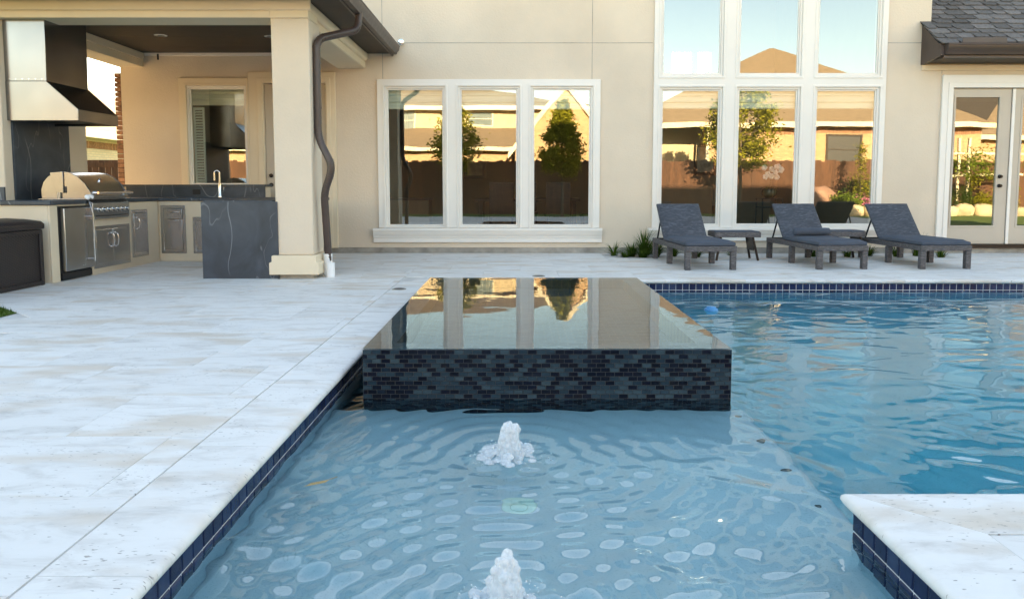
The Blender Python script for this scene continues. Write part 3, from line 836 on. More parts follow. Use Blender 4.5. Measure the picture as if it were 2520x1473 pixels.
# patio door
pd = MB().wall(-4.215, -2.845, .085, 2.854, FW-.042, FW-.0005, [(-3.985, -3.0, 0, 2.68)]).build('patio_door', M['cream'], house, bevel=.006)
MB().wall(-4.075, -2.92, .086, 2.76, FW-.056, FW-.043, [(-4.0, -2.985, 0, 2.70)]).build('moulding', M['cream'], pd, bevel=.005)
MB().wall(-3.98, -3.005, .10, 2.672, FW+.03, FW+.075, [(-3.78, -3.2, .35, 2.5)]).build('leaf', M['door_tan'], pd, bevel=.004)
g_ = MB(); g_.add([(-3.782, FW+.05, .348), (-3.198, FW+.05, .348), (-3.198, FW+.05, 2.502), (-3.782, FW+.05, 2.502)], [(0,1,2,3)]); g_.build('pane', M['glass'], pd, recalc=False)
for z in (1.237, 1.09):
    MB().lathe((-3.905, FW+.03, z), [(.03, 0), (.032, -.012), (.018, -.02), (.026, -.045), (.018, -.058)], 16, 'y').build('handle', M['bronze'], pd, smooth=40)

# french doors on the right
fd = MB().wall(6.706, 9.0, .09, 2.81, FW-.042, FW-.0005, [(DX0, DX1, 0, 2.61)]).build('french_door', M['white_trim'], house, bevel=.006, label='pair of glazed doors with pale tan leaves')
MB().wall(6.80, 8.905, .09, 2.685, FW-.054, FW-.043, [(DX0-.002, DX1+.002, 0, 2.612)]).build('moulding', M['white_trim'], fd, bevel=.004)
MB().box(DX0+.001, DX1-.001, FW-.05, FW+.08, .085, .143).build('threshold', M['bronze'], fd, bevel=.004)
for (xa, xb, ga, gb_, hx) in ((6.88, 7.835, 6.953, 7.645, 7.70), (7.873, 8.825, 8.02, 8.71, None)):
    lf_ = MB().wall(xa, xb, .147, 2.603, FW+.012, FW+.057, [(ga, gb_, .44, 2.469)]).build('leaf', M['door_tan'], fd, bevel=.003)
    MB().wall(ga-.03, gb_+.03, .41, 2.499, FW+.004, FW+.0115, [(ga+.002, gb_-.002, .442, 2.467)]).build('glazing_bead', M['door_tan'], fd, bevel=.003)
    q = MB(); q.add([(ga-.003, FW+.03, .437), (gb_+.003, FW+.03, .437), (gb_+.003, FW+.03, 2.472), (ga-.003, FW+.03, 2.472)], [(0,1,2,3)]); q.build('pane', M['glass'], fd, recalc=False)
    if hx:
        for z in (1.222, 1.075):
            MB().lathe((hx, FW+.012, z), [(.028, 0), (.030, -.014), (.016, -.022), (.027, -.05), (.020, -.065)], 16, 'y').build('handle', M['bronze'], fd, smooth=40)
MB().box(7.838, 7.884, FW-.012, FW+.010, .147, 2.60).build('astragal', M['white_trim'], fd, bevel=.004)

# patio: column, pier, beams, ceiling
colm = MB().box(-2.765, -2.335, 8.41, 8.86, .272, 2.947).build('patio_column', M['stucco'], house, bevel=.012)
MB().prism([(-2.795,.272),(-2.805,.262),(-2.805,.20),(-2.835,.185),(-2.835,.05),(-2.265,.05),(-2.265,.185),(-2.295,.20),(-2.295,.262),(-2.305,.272)], 'y', 8.345, 8.925).build('plinth', M['cream'], colm, bevel=.006)
MB().box(-2.76, -2.34, 8.42, 8.85, -.01, .0495).build('footing', M['concrete'], colm)
pier = MB().box(-9, -5.85, 8.41, 10.05, -.01, 2.947).build('patio_pier', M['stucco'], house, bevel=.012)
fb = MB().box(-12, -2.335, 8.40, 8.79, 2.9475, 3.14).build('patio_beam', M['cream'], house, bevel=.006)
MB().prism([(8.3995,3.025),(8.375,3.03),(8.36,3.05),(8.36,3.13),(8.3995,3.14)], 'x', -12, -2.30).build('crown_board', M['cream'], fb, bevel=.003)
MB().box(-12, -2.765, 8.392, 8.3995, 2.95, 3.018).build('fascia_board', M['cream'], fb, bevel=.003)
sb_ = MB().box(-2.80, -2.375, 8.7905, FW-.045, 2.905, 3.14).build('patio_beam', M['cream'], house, bevel=.006)
MB().prism([(-2.3745,3.015),(-2.350,3.02),(-2.325,3.05),(-2.325,3.13),(-2.3745,3.14)], 'y', 8.44, FW-.045).build('crown_board', M['cream'], sb_, bevel=.003)
MB().box(-2.3745, -2.362, 8.86, FW-.046, 2.91, 3.008).build('fascia_board', M['cream'], sb_, bevel=.003)
MB().box(-6.24, -5.86, 10.0505, FW-.001, 2.93, 3.14).build('patio_beam', M['cream'], house, bevel=.006)
MB().box(-5.86, -5.835, 8.8, FW-.03, 3.045, 3.145).build('crown_board', M['cream'], house, bevel=.004)
MB().box(-5.83, -2.81, FW-.03, FW-.0008, 3.105, 3.2).build('crown_board', M['white_trim'], house, bevel=.004)
for i in range(5):
    ya = 8.2+i*.75
    MB().box(-12, -2.81, ya+.002, min(ya+.748, FW-.031), 3.149, 3.17).build('ceiling_board', M['soffit'], house)
for i, (lx, ly, lab) in enumerate(((-4.93, 10.35, 'round white recessed light in the dark patio ceiling, nearer the hood'), (-3.43, 10.42, 'round white recessed light in the dark patio ceiling, beside the column'))):
    t = thing('ceiling_light', lab, 'light', (lx, ly, 3.148))
    MB().lathe((lx, ly, 3.148), [(.085, 0), (.085, -.004), (.062, -.008)], 24).build('trim_ring', M['pvc'], t, smooth=40)
    MB().lathe((lx, ly, 3.140), [(.058, 0), (.05, .001)], 24).build('lens', M['candle'], t)
MB().box(-5.62, -5.60, FW-.05, FW-.031, 3.04, 3.13).build('sensor', M['black'], house)

# eaves, gutters, roofs
EX = -1.93
MB().box(-12, EX, 7.75, FW-.001, 3.1715, 3.19).build('soffit', M['soffit'], house)
MB().box(-2.33, EX-.02, 7.75, FW-.001, 3.1405, 3.1705).build('soffit', M['soffit'], house)
MB().box(-12, -2.33, 7.75, 8.36, 3.1405, 3.1705).build('soffit', M['soffit'], house)
MB().box(EX-.02, EX+.005, 7.75, FW-.002, 3.10, 3.25).build('fascia', M['brown_metal'], house)
def gutter(poly, axis, a, b, parent):
    # open K profile built from an outline with thickness
    inner = [(p[0]*.94+.06*sum(q[0] for q in poly)/len(poly), p[1]) for p in poly]
    return MB().prism(poly, axis, a, b).build('gutter', M['brown_metal'], parent, bevel=.004)
gutter([(EX+.006,3.115),(EX+.07,3.115),(EX+.08,3.15),(EX+.105,3.175),(EX+.112,3.225),(EX+.118,3.228),(EX+.118,3.244),(EX+.006,3.244)], 'y', 7.7, FW-.08, house)
MB().prism([(EX-.03,3.245),(EX+.10,3.247),(EX+.10,3.255),(EX-.03,3.27)], 'y', 7.7, FW-.06).build('drip_edge', M['brown_metal'], house)
rp = MB(); rp.add([(-13,7.72,3.256),(EX+.03,7.72,3.256),(EX+.03,FW-.004,3.256),(-13,FW-.004,3.256),(-13,FW-.004,4.75),(-5.2,FW-.004,4.75)], [(0,1,5,4),(1,2,5),(0,3,2,1)])
rp.build('patio_roof', M['far_shingle'], house)
MB().lathe((-1.79, FW, 3.30), [(.035, -.01), (.035, -.09), (.045, -.095), (.045, -.12), (.03, -.125)], 16, 'y').build('vent_pipe', M['chrome'], house, smooth=40)
# downspout on the column, S bend round the plinth
def smooth_path(pts, rad, n=7):
    pts = [Vector(p) for p in pts]; out = [pts[0]]
    for i in range(1, len(pts)-1):
        a, b, c = pts[i-1], pts[i], pts[i+1]
        r = min(rad, (a-b).length*.48, (c-b).length*.48); p0 = b+(a-b).normalized()*r; p1 = b+(c-b).normalized()*r
        for k in range(n+1):
            t = k/n; out.append(p0*(1-t)**2 + b*2*t*(1-t) + p1*t*t)
    out.append(pts[-1]); return out
pth = smooth_path([(-1.885, 8.98, 3.14), (-1.895, 8.96, 2.93), (-2.292, 8.56, 2.745), (-2.292, 8.55, 1.62), (-2.135, 8.50, 1.325), (-2.145, 8.50, 1.20), (-2.232, 8.53, .985), (-2.218, 8.62, .19)], .12, 12)
ds = MB().tube(pth, .040, 16, sq=.62).build('downspout', M['brown_metal'], house, smooth=50)


for i, p in enumerate(pth):      # crimp rings on the elbows
    if 1 < i < len(pth)-2 and i % 3 == 0:
        q = pth[i+1]; dv = (q-p).normalized()*.006
        if (pth[i+1]-pth[i]).length < .05:
            MB().tube([p, p+dv], .0428, 16, sq=.62).build('crimp', M['brown_metal'], ds, smooth=50)
MB().tube([(-2.292, 8.5565, 1.98), (-2.292, 8.556, 1.95)], .0435, 16, sq=.62).build('strap', M['brown_metal'], ds, smooth=50)
pv = thing('drain_pipe', 'short white plastic drain pipe under the brown downspout', 'pipe', (-2.20, 8.66, 0))
MB().lathe((-2.226, 8.62, 0), [(.05, .02), (.05, .24), (.053, .245), (.053, .27), (.046, .27), (.044, .24)], 24).build('adapter', M['pvc'], pv, smooth=40)
MB().lathe((-2.188, 8.57, 0), [(.052, .0), (.052, .17), (.047, .17), (.045, .1)], 24).build('pipe', M['pvc'], pv, smooth=40)

# main roof over the two storey part and the wing roof
mr = MB(); mr.add([(HX0-.5,11.25,6.25),(HX1+.5,11.25,6.25),(HX1+.5,24.5,6.25),(HX0-.5,24.5,6.25),(-4.6,17.8,10.7),(5.6,17.8,10.7)], [(0,1,5,4),(1,2,5),(2,3,4,5),(3,0,4),(3,2,1,0)])  # ridge out of view, lengthened and raised so its shade reaches the fence
mr.build('main_roof', M['far_shingle'], house)
WS = .78; ey, ez = 11.17, 3.20
ridge_y = 19.6; rz_ = ez+WS*(ridge_y-ey)  # unseen ridge set high so the wing shades more of the fence
wr = MB()
wr.add([(6.33,ey,ez),(16.4,ey,ez),(14.2,ridge_y,rz_),(6.515,ridge_y,rz_),(6.515,FW-.003,ez+WS*(FW-.003-ey)),(6.33,FW-.003,ez+WS*(FW-.003-ey)),(16.4,28,3.2),(6.515,28,3.2)], [(0,1,2,3,4,5),(2,6,7,3),(1,6,2)])
wroof = wr.build('wing_roof', M['roof_base'], house)
# far, unseen part of the slope
mbf = MB(); mbf.add([(6.52,13.4,ez+WS*(13.4-ey)+.01),(15.7,13.4,ez+WS*(13.4-ey)+.01),(14.2,ridge_y,rz_+.01),(6.52,ridge_y,rz_+.01)], [(0,1,2,3)]); mbf.build('upper_slope', M['far_shingle'], wroof)
mbg = MB(); mbg.add([(9.6,ey,ez+.012),(16.4,ey,ez+.012),(15.8,13.4,ez+WS*(13.4-ey)+.012),(9.6,13.4,ez+WS*(13.4-ey)+.012)], [(0,1,2,3)]); mbg.build('outer_slope', M['far_shingle'], wroof)
sa = math.atan(WS); ca_, sa_ = math.cos(sa), math.sin(sa)
def on_roof(x, d, h): return (x, ey+d*ca_-h*sa_, ez+d*sa_+h*ca_)
rr = random.Random(5); expo = .158; nsh = 0; extra = MB()
for row in range(18):
    d0 = -.03+row*expo
    yb = ey+(d0+.1)*ca_
    x = (6.32 if yb < FW-.05 else 6.515); first = True
    xe = 9.62
    x_ = x + 0
    if row % 2: w0 = .16
    else: w0 = .30
    while x_ < xe:
        w_ = w0 if first else rr.choice((.20, .26, .32, .24)); first = False
        if x_+w_ > xe: w_ = xe-x_
        if w_ < .04: break
        drop = rr.choice((0, 0, .035, .02)); th_ = .011 + rr.random()*.006
        i_ = rr.uniform(.012, .03)
        xa, xb = x_+.002, x_+w_-.002
        du, dd = d0+expo*1.55, d0-drop
        lo = [(xa+i_, dd), (xb-i_, dd), (xb, dd+.075), (xb, du), (xa, du), (xa, dd+.075)]
        vs_ = [on_roof(p[0], p[1], .004 + (.024 if p[1] < d0+.1 else .003)) for p in lo] + [on_roof(p[0], p[1], .004+(.024+th_ if p[1] < d0+.1 else .010)) for p in lo]
        vs_ = [(v[0], min(v[1], FW-.005), v[2]) if (x < 6.5 and v[0] < 6.51) else v for v in vs_]
        fs = [(6,7,8,9,10,11),(5,4,3,2,1,0)]+[(k, (k+1) % 6, 6+(k+1) % 6, 6+k) for k in range(6)]
        if nsh < 285: MB().add(vs_, fs).build('shingle', M['shingle'], wroof); nsh += 1
        else: extra.add(vs_, fs)
        x_ += w_
if extra.v: extra.build('shingles', M['shingle'], wroof, kind='stuff')
wg = MB().prism([(11.155,3.025),(11.095,3.025),(11.085,3.065),(11.06,3.095),(11.052,3.16),(11.045,3.165),(11.045,3.183),(11.155,3.183)], 'x', 6.415, 16.4).build('gutter', M['brown_metal'], house, bevel=.004)
MB().box(6.62, 7.28, 11.053, 11.062, 3.184, 3.265).build('splash_guard', M['brown_metal'], wg, bevel=.004)
MB().prism([(11.155,3.02),(11.157,3.185),(FW-.003,3.59),(FW-.003,2.965),(FW-.05,2.965)], 'x', 6.36, 6.41).build('rake_board', M['brown_metal'], house)
MB().box(6.411, 16.4, 11.156, 11.175, 2.985, 3.185).build('fascia', M['brown_metal'], house)
MB().box(6.411, 16.4, 11.176, FW-.002, 2.985, 3.005).build('soffit', M['soffit'], house)
MB().box(6.37, 16.2, FW-.03, FW-.0026, 2.88, 2.9645).build('frieze_board', M['cream'], house, bevel=.004)

# interior shell (plain rooms behind the glass)
def room(x0, x1, y0, y1, z0, z1, name, win=()):
    t = .05
    MB().wall(x0, x1, z0, z1, y1, y1+t, list(win)).build('interior_wall', M['interior_wall'], house)
    for xx in (x0-t, x1): MB().box(xx, xx+t, y0, y1+t, z0, z1).build('interior_wall', M['interior_wall'], house)
    MB().box(x0-t, x1+t, y0, y1+t, z0-.03, z0-.001).build('interior_floor', M['interior_floor'], house)
    MB().box(x0-t, x1+t, y0, y1+t, z1+.001, z1+.05).build('interior_ceiling', M['interior_wall'], house)
room(-6.0, -2.7, FW+.22, 15.5, .1, 2.95, 'kitchen')
room(-2.5, 1.75, FW+.22, 17.0, .1, 2.95, 'dining')
room(1.95, 6.25, FW+.22, 18.0, .1, 5.9, 'living', [(3.78, 4.25, 3.75, 4.3), (4.40, 4.74, 3.75, 4.3)])

room(6.7, 12, FW+.25, 17.0, .1, 3.0, 'wing')
# ------------------------------------------------------------------ outdoor kitchen
ok = thing('outdoor_kitchen', 'stucco outdoor kitchen counter with dark stone tops wrapping round the patio', 'kitchen counter', (-4.4, 9.6, 0))
CZ0, CZ1 = .858, .903
KX = -5.1; KY = 10.43
# left run with the fridge niche, walls as upright blocks
MB().wall(8.0, KY, -.005, CZ0-.0005, KX-.02, KX, [(8.14, 8.75, -.02, .838), (8.835, 9.575, .10, .545), (9.725, 10.065, .155, .715)], axis='x').build('base', M['kitchen_stucco'], ok, bevel=.008)
MB().box(-8.2, KX-.0205, 8.0, 8.05, -.005, CZ0-.0005).build('base', M['kitchen_stucco'], ok, bevel=.008)
MB().box(KX-.68, KX-.0205, 8.051, 8.135, -.005, CZ0-.0005).build('base', M['kitchen_stucco'], ok)
MB().wall(KX, -3.60, -.005, CZ0-.0005, KY, KY+.02, [(-5.03, -4.745, .145, .765), (-4.575, -4.1, .145, .60)]).build('base', M['kitchen_stucco'], ok, bevel=.008)
MB().box(-3.585, -3.0, 8.46, 11.0, -.005, CZ0-.0005).build('base', M['kitchen_stucco'], ok, bevel=.008)
MB().box(-8.2, KX-.70, 8.06, 8.40, .0, .1).build('plinth', M['black'], ok)
# stone tops
MB().box(-8.2, KX+.025, 7.975, 8.405, CZ0, CZ1).build('countertop', M['soapstone'], ok, bevel=.005)
MB().box(-5.845, KX+.025, 8.406, 8.66, CZ0, CZ1).build('countertop', M['soapstone'], ok, bevel=.005)
MB().box(-5.845, -5.63, 8.661, 9.509, CZ0, CZ1).build('countertop', M['soapstone'], ok, bevel=.005)
MB().box(-5.845, KX+.025, 9.51, KY-.026, CZ0, CZ1).build('countertop', M['soapstone'], ok, bevel=.005)
MB().wall(-5.845, -3.6, KY-.025, 11.0, CZ0, CZ1, [(-4.63, -4.05, KY+.08, 10.74)])
top = MB().wall(-5.845, -3.6001, KY-.025, 11.0, CZ0, CZ1, [(-4.60, -4.15, KY+.06, 10.70)])
top.v = [(p[0], p[2], p[1]) for p in top.v]; top.build('countertop', M['soapstone'], ok, bevel=.004)
MB().box(-3.60, -2.80, 8.432, 11.0, CZ0, CZ1-.001).build('countertop', M['soapstone'], ok, bevel=.004)
MB().box(-3.615, -2.738, 8.392, 8.431, -.004, .887).build('end_panel', M['soapstone'], ok, bevel=.004, label='dark veined stone end panel of the peninsula')
MB().box(-2.99, -2.96, 8.432, 10.8, -.004, CZ0-.001).build('side_panel', M['soapstone'], ok)
sink = MB(); sink.wall(-4.6, -4.15, KY+.06, 10.70, .70, .857, [(-4.585, -4.165, KY+.075, 10.685)])
sink.v = [(p[0], p[2], p[1]) for p in sink.v]
sink.box(-4.6, -4.15, KY+.06, 10.70, .68, .6995); sink.build('sink', M['steel'], ok)
# upstands, ledge, tall splash
MB().box(-5.845, -3.77, 11.001, 11.035, CZ1-.002, 1.06).build('backsplash', M['soapstone'], ok)
MB().box(-5.95, -3.765, 11.036, 11.25, -.004, 1.059).build('ledge_wall', M['kitchen_stucco'], ok)
MB().box(-6.0, -3.75, 10.985, 11.30, 1.061, 1.092).build('ledge_top', M['soapstone'], ok, bevel=.004)
MB().box(-5.8495, -5.825, 8.55, 9.62, CZ1-.001, 1.90).build('tall_backsplash', M['soapstone'], ok, bevel=.003)
MB().box(-9, -5.851, 8.385, 8.4095, CZ1-.001, 1.055).build('backsplash', M['soapstone'], ok, bevel=.003)
MB().box(-5.8495, -5.83, 9.621, 10.04, CZ1-.001, 1.06).build('backsplash', M['soapstone'], ok, bevel=.003)
for (bx_, by_, sx_, sy_) in ((-4.79, 10.996, .115, .010), (-6.06, 8.380, .10, .010)):
    o = MB().box(bx_-sx_/2, bx_+sx_/2, by_-sy_/2, by_+.004, .945, 1.02).build('outlet_cover', M['black'], ok, bevel=.003)
# stainless doors set into the stucco
def steel_door(name, axis, a, b, z0, z1, plane, label, split=None, drawer=None, handles=()):
    """framed door; runs along y on the x=plane face ('x') or along x on the y=plane face ('y')"""
    sgn = 1 if axis == 'x' else -1
    def W(a_, b_, z0_, z1_, d0, d1, holes=()):
        m = MB(); p0, p1 = sorted((plane+sgn*d0, plane+sgn*d1))
        return m.wall(a_, b_, z0_, z1_, p0, p1, list(holes), axis='x' if axis == 'x' else 'y')
    base = (plane, (a+b)/2, z0) if axis == 'x' else ((a+b)/2, plane, z0)
    t = thing(name, label, 'access door', base)
    W(a, b, z0, z1, .0006, .012, [(a+.042, b-.042, z0+.042, z1-.042)]).build('frame', M['steel'], t, bevel=.003)
    parts = []
    ia, ib, iz0, iz1 = a+.046, b-.046, z0+.046, z1-.046
    if split: parts = [(ia, split-.002, iz0, iz1), (split+.002, ib, iz0, iz1)]
    elif drawer: parts = [(ia, ib, iz0, drawer-.003), (ia, ib, drawer+.003, iz1)]
    else: parts = [(ia, ib, iz0, iz1)]
    for p in parts: W(*p, -.03, .016).build('door' if not drawer else 'drawer_front', M['steel'], t, bevel=.004)
    for (ha, hz, hl, ori) in handles:
        def Q(u, z, d): return (plane+sgn*d, u, z) if axis == 'x' else (u, plane+sgn*d, z)
        if ori == 'v': pts = [Q(ha, hz-hl/2, .014), Q(ha, hz-hl/2+.012, .05), Q(ha, hz, .062), Q(ha, hz+hl/2-.012, .05), Q(ha, hz+hl/2, .014)]
        else: pts = [Q(ha-hl/2, hz, .014), Q(ha-hl/2+.012, hz, .05), Q(ha, hz, .058), Q(ha+hl/2-.012, hz, .05), Q(ha+hl/2, hz, .014)]
        MB().tube(smooth_path(pts, .03, 5), .0075, 10).build('handle', M['chrome'], t, smooth=50)
        for e in (0, -1):
            u, z, = (ha, hz-hl/2) if ori == 'v' else (ha-hl/2, hz)
            if e: u, z = (ha, hz+hl/2) if ori == 'v' else (ha+hl/2, hz)
            MB().ball(Q(u, z, .018), .014, 10, 6).build('handle_foot', M['chrome'], t, smooth=60)
steel_door('access_doors', 'x', 8.79, 9.62, .068, .578, KX, 'pair of stainless doors with two arched handles below the grill', split=9.21, handles=((9.165, .40, .17, 'v'), (9.255, .40, .17, 'v')))
steel_door('access_door', 'x', 9.685, 10.10, .12, .752, KX, 'narrow single stainless door right of the grill', handles=((9.79, .575, .15, 'v'),))
steel_door('drawer_unit', 'y', -5.065, -4.71, .112, .797, KY, 'stainless unit of a small drawer over a tall pull-out front, facing the pool', drawer=.60, handles=((-4.885, .70, .15, 'h'), (-4.885, .585, .15, 'h')))
steel_door('access_door', 'y', -4.61, -4.06, .112, .63, KY, 'stainless door half hidden behind the veined stone panel', split=-4.33, handles=((-4.37, .47, .15, 'v'), (-4.29, .47, .15, 'v')))
# fridge
fr = thing('outdoor_fridge', 'small stainless outdoor fridge with a long vertical bar handle', 'fridge', (KX-.3, 8.44, 0))
MB().box(KX-.60, KX-.012, 8.15, 8.745, .002, .832).build('cabinet', M['black'], fr)
MB().box(KX-.010, KX+.045, 8.185, 8.735, .105, .818).build('door', M['steel'], fr, bevel=.008, seg=3)
MB().box(KX-.008, KX+.01, 8.16, 8.735, .012, .085).build('kick_grille', M['black'], fr)
MB().tube([(KX+.095, 8.66, .18), (KX+.095, 8.66, .74)], .012, 12).build('handle', M['chrome'], fr, smooth=50)
for z in (.21, .71): MB().tube([(KX+.044, 8.66, z), (KX+.095, 8.66, z)], .009, 10).build('handle_post', M['chrome'], fr, smooth=50)
for y_ in (8.50, 8.535): MB().lathe((KX+.045, y_, .15), [(.011, 0), (.011, .003), (.007, .004)], 12, 'x').build('badge', M['chrome'], fr)
# grill
gl = thing('gas_grill', 'large built-in stainless grill with a domed lid and a row of knobs', 'grill', (-5.3, 9.09, .66))
GY0, GY1 = 8.675, 9.495
MB().prism([(-5.60,.68),(-5.03,.672),(-5.012,.70),(-5.012,.86),(-5.06,.905),(-5.60,.905)], 'y', GY0, GY1).build('control_panel', M['steel'], gl, bevel=.006)
MB().prism([(-5.055,.665),(-4.995,.668),(-4.99,.69),(-5.05,.90),(-5.06,.90)], 'y', GY0-.014, GY0-.001).build('end_cap', M['steel'], gl, bevel=.004)
MB().box(-5.64, -5.0, GY0-.03, GY1+.03, .9065, .918).build('trim_flange', M['steel'], gl, bevel=.003)
dome = [(-5.615,.919),(-5.62,1.02),(-5.59,1.11),(-5.535,1.175),(-5.46,1.222),(-5.37,1.240),(-5.28,1.228),(-5.18,1.175),(-5.10,1.095),(-5.045,1.005),(-5.02,.965),(-5.02,.919)]
MB().prism(dome, 'y', GY0+.004, GY0+.022).build('side_plate', M['dimmed_steel'], gl, bevel=.003)
MB().prism(dome, 'y', GY1-.022, GY1-.004).build('side_plate', M['dimmed_steel'], gl, bevel=.003)
lidp = [(p[0]*.985-.0795, .919+(p[1]-.919)*.985) for p in dome]
lidp = [(p[0], p[1]) for p in lidp]
MB().prism(lidp, 'y', GY0+.0225, GY1-.0225).build('lid', M['steel'], gl, smooth=25)
MB().prism([(-5.055,.9195),(-5.012,.9195),(-5.012,.955),(-5.045,.985)], 'y', GY0+.03, GY1-.03).build('lid_lip', M['steel'], gl, bevel=.003)
MB().tube([(-4.955, GY0+.02, .985), (-4.955, GY1-.02, .985)], .014, 14).build('handle', M['chrome'], gl, smooth=50)
for y_ in (GY0+.06, GY1-.06): MB().tube([(-5.035, y_, .985), (-4.955, y_, .985)], [.022, .016], 12).build('handle_post', M['chrome'], gl, smooth=50)
MB().lathe((-5.135, 9.06, 1.125), [(.036, 0), (.036, .012), (.030, .018), (.012, .018)], 20, 'x').build('thermometer', M['chrome'], gl, smooth=40)
MB().prism([(-5.50,1.225),(-5.345,1.235),(-5.345,.985),(-5.43,.985)], 'y', GY0-.012, GY0+.003).build('rotisserie_bracket', M['dimmed_steel'], gl, bevel=.003)
MB().box(-5.34, -5.315, GY0-.004, GY0+.0035, .985, 1.06).build('spit_slot', M['black'], gl, bevel=.006)
MB().tube([(-5.40, GY0-.012, .92), (-5.40, GY0-.012, .99)], .02, 12).build('motor_post', M['steel'], gl, smooth=50)
for i in range(7):
    y_ = GY0+.11+i*.103
    k_ = MB().lathe((-5.012, y_, .785), [(.030, 0), (.031, .006), (.024, .010), (.021, .038), (.015, .043)], 18, 'x').build('knob', M['chrome'], gl, smooth=40)
MB().box(-5.013, -5.008, GY0+.06, GY1-.04, .703, .712).build('drip_tray_gap', M['black'], gl)
cl = MB()
for i in range(14): cl.ball((-5.05+random.uniform(-.03, .05), GY0-.03+random.uniform(-.03, .03), .926+random.uniform(0, .02)), random.uniform(.014, .024), 8, 5)
o = cl.build('cleaning_cloth', M['pvc'], loc=(-5.05, GY0-.03, .905), label='crumpled white cloth lying at the near front corner of the grill', cat='cloth')
rm = o.modifiers.new('remesh', 'REMESH'); rm.mode = 'VOXEL'; rm.voxel_size = .006; rm.use_smooth_shade = True
# hood
hd = thing('range_hood', 'tall stainless range hood on the left pier above the grill', 'range hood', (-5.6, 8.95, 1.82))
HY0, HY1 = 8.50, 9.34
MB().prism([(-5.848,2.262),(-5.375,2.262),(-5.365,3.146),(-5.848,3.146)], 'y', HY0, HY1-.02).build('chimney', M['dimmed_steel'], hd, bevel=.003)
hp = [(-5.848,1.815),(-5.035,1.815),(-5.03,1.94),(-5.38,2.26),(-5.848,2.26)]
MB().prism(hp, 'y', HY0-.004, HY0+.012).build('side_panel', M['dimmed_steel'], hd, bevel=.003)
MB().prism(hp, 'y', HY1-.012, HY1+.004).build('side_panel', M['dimmed_steel'], hd, bevel=.003)
MB().prism([(-5.05,1.815),(-5.028,1.815),(-5.028,1.945),(-5.385,2.27),(-5.40,2.26),(-5.05,1.93)], 'y', HY0-.002, HY1+.002).build('canopy', M['dimmed_steel'], hd, bevel=.003)
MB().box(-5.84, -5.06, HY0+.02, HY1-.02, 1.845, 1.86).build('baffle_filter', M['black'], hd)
MB().box(-5.84, -5.052, HY0+.013, HY0+.04, 1.816, 1.83).build('lip', M['dimmed_steel'], hd)
for i in range(6): MB().lathe((-5.80+i*.075, HY0-.0005, 2.285), [(.006, 0), (.005, -.003)], 8, 'y').build('rivet', M['chrome'], hd)
# faucet
fc = thing('faucet', 'tall chrome gooseneck faucet behind the peninsula', 'faucet', (-4.36, 10.8, CZ1))
MB().lathe((-4.36, 10.8, CZ1), [(.026, 0), (.026, .02), (.021, .03), (.021, .2)], 16).build('body', M['chrome'], fc, smooth=40)
MB().tube(smooth_path([(-4.36, 10.8, CZ1+.2), (-4.36, 10.8, 1.28), (-4.39, 10.79, 1.30), (-4.425, 10.78, 1.28), (-4.425, 10.78, 1.15)], .03, 8), .011, 12).build('spout', M['chrome'], fc, smooth=60)
MB().tube([(-4.36, 10.8, CZ1+.075), (-4.30, 10.79, CZ1+.075), (-4.295, 10.79, CZ1+.15)], .007, 8).build('lever', M['chrome'], fc, smooth=50)
# storage box
bx = thing('deck_box', 'dark brown woven deck storage box with a slightly domed lid', 'storage box', (-5.5, 7.1, 0))
BX0, BX1, BY0, BY1 = -5.86, -5.10, 6.35, 7.87
MB().box(BX0+.02, BX1-.02, BY0+.02, BY1-.02, .0, .60).build('body', M['box_weave'], bx, bevel=.01)
for (xa, ya) in ((BX0, BY0), (BX1-.05, BY0), (BX0, BY1-.05), (BX1-.05, BY1-.05)):
    MB().box(xa, xa+.05, ya, ya+.05, .0, .60).build('corner_post', M['box_weave'], bx, bevel=.008)
MB().box(BX1-.0195, BX1-.002, BY0+.051, BY1-.051, 0.005, .05).build('bottom_rail', M['box_weave'], bx, bevel=.005)
MB().box(BX1-.0195, BX1-.002, BY0+.051, BY1-.051, .55, .60).build('top_rail', M['box_weave'], bx, bevel=.005)
lid = [(BX0-.015,.605),(BX1+.015,.605),(BX1+.018,.66),(BX1-.02,.69),(BX1-.2,.712),((BX0+BX1)/2,.72),(BX0+.2,.712),(BX0+.02,.69),(BX0-.018,.66)]
MB().prism(lid, 'y', BY0-.015, BY1+.015).build('lid', M['box_weave'], bx, bevel=.012, seg=3)
MB().box(BX1+.016, BX1+.024, 7.08, 7.14, .60, .63).build('latch', M['black'], bx)

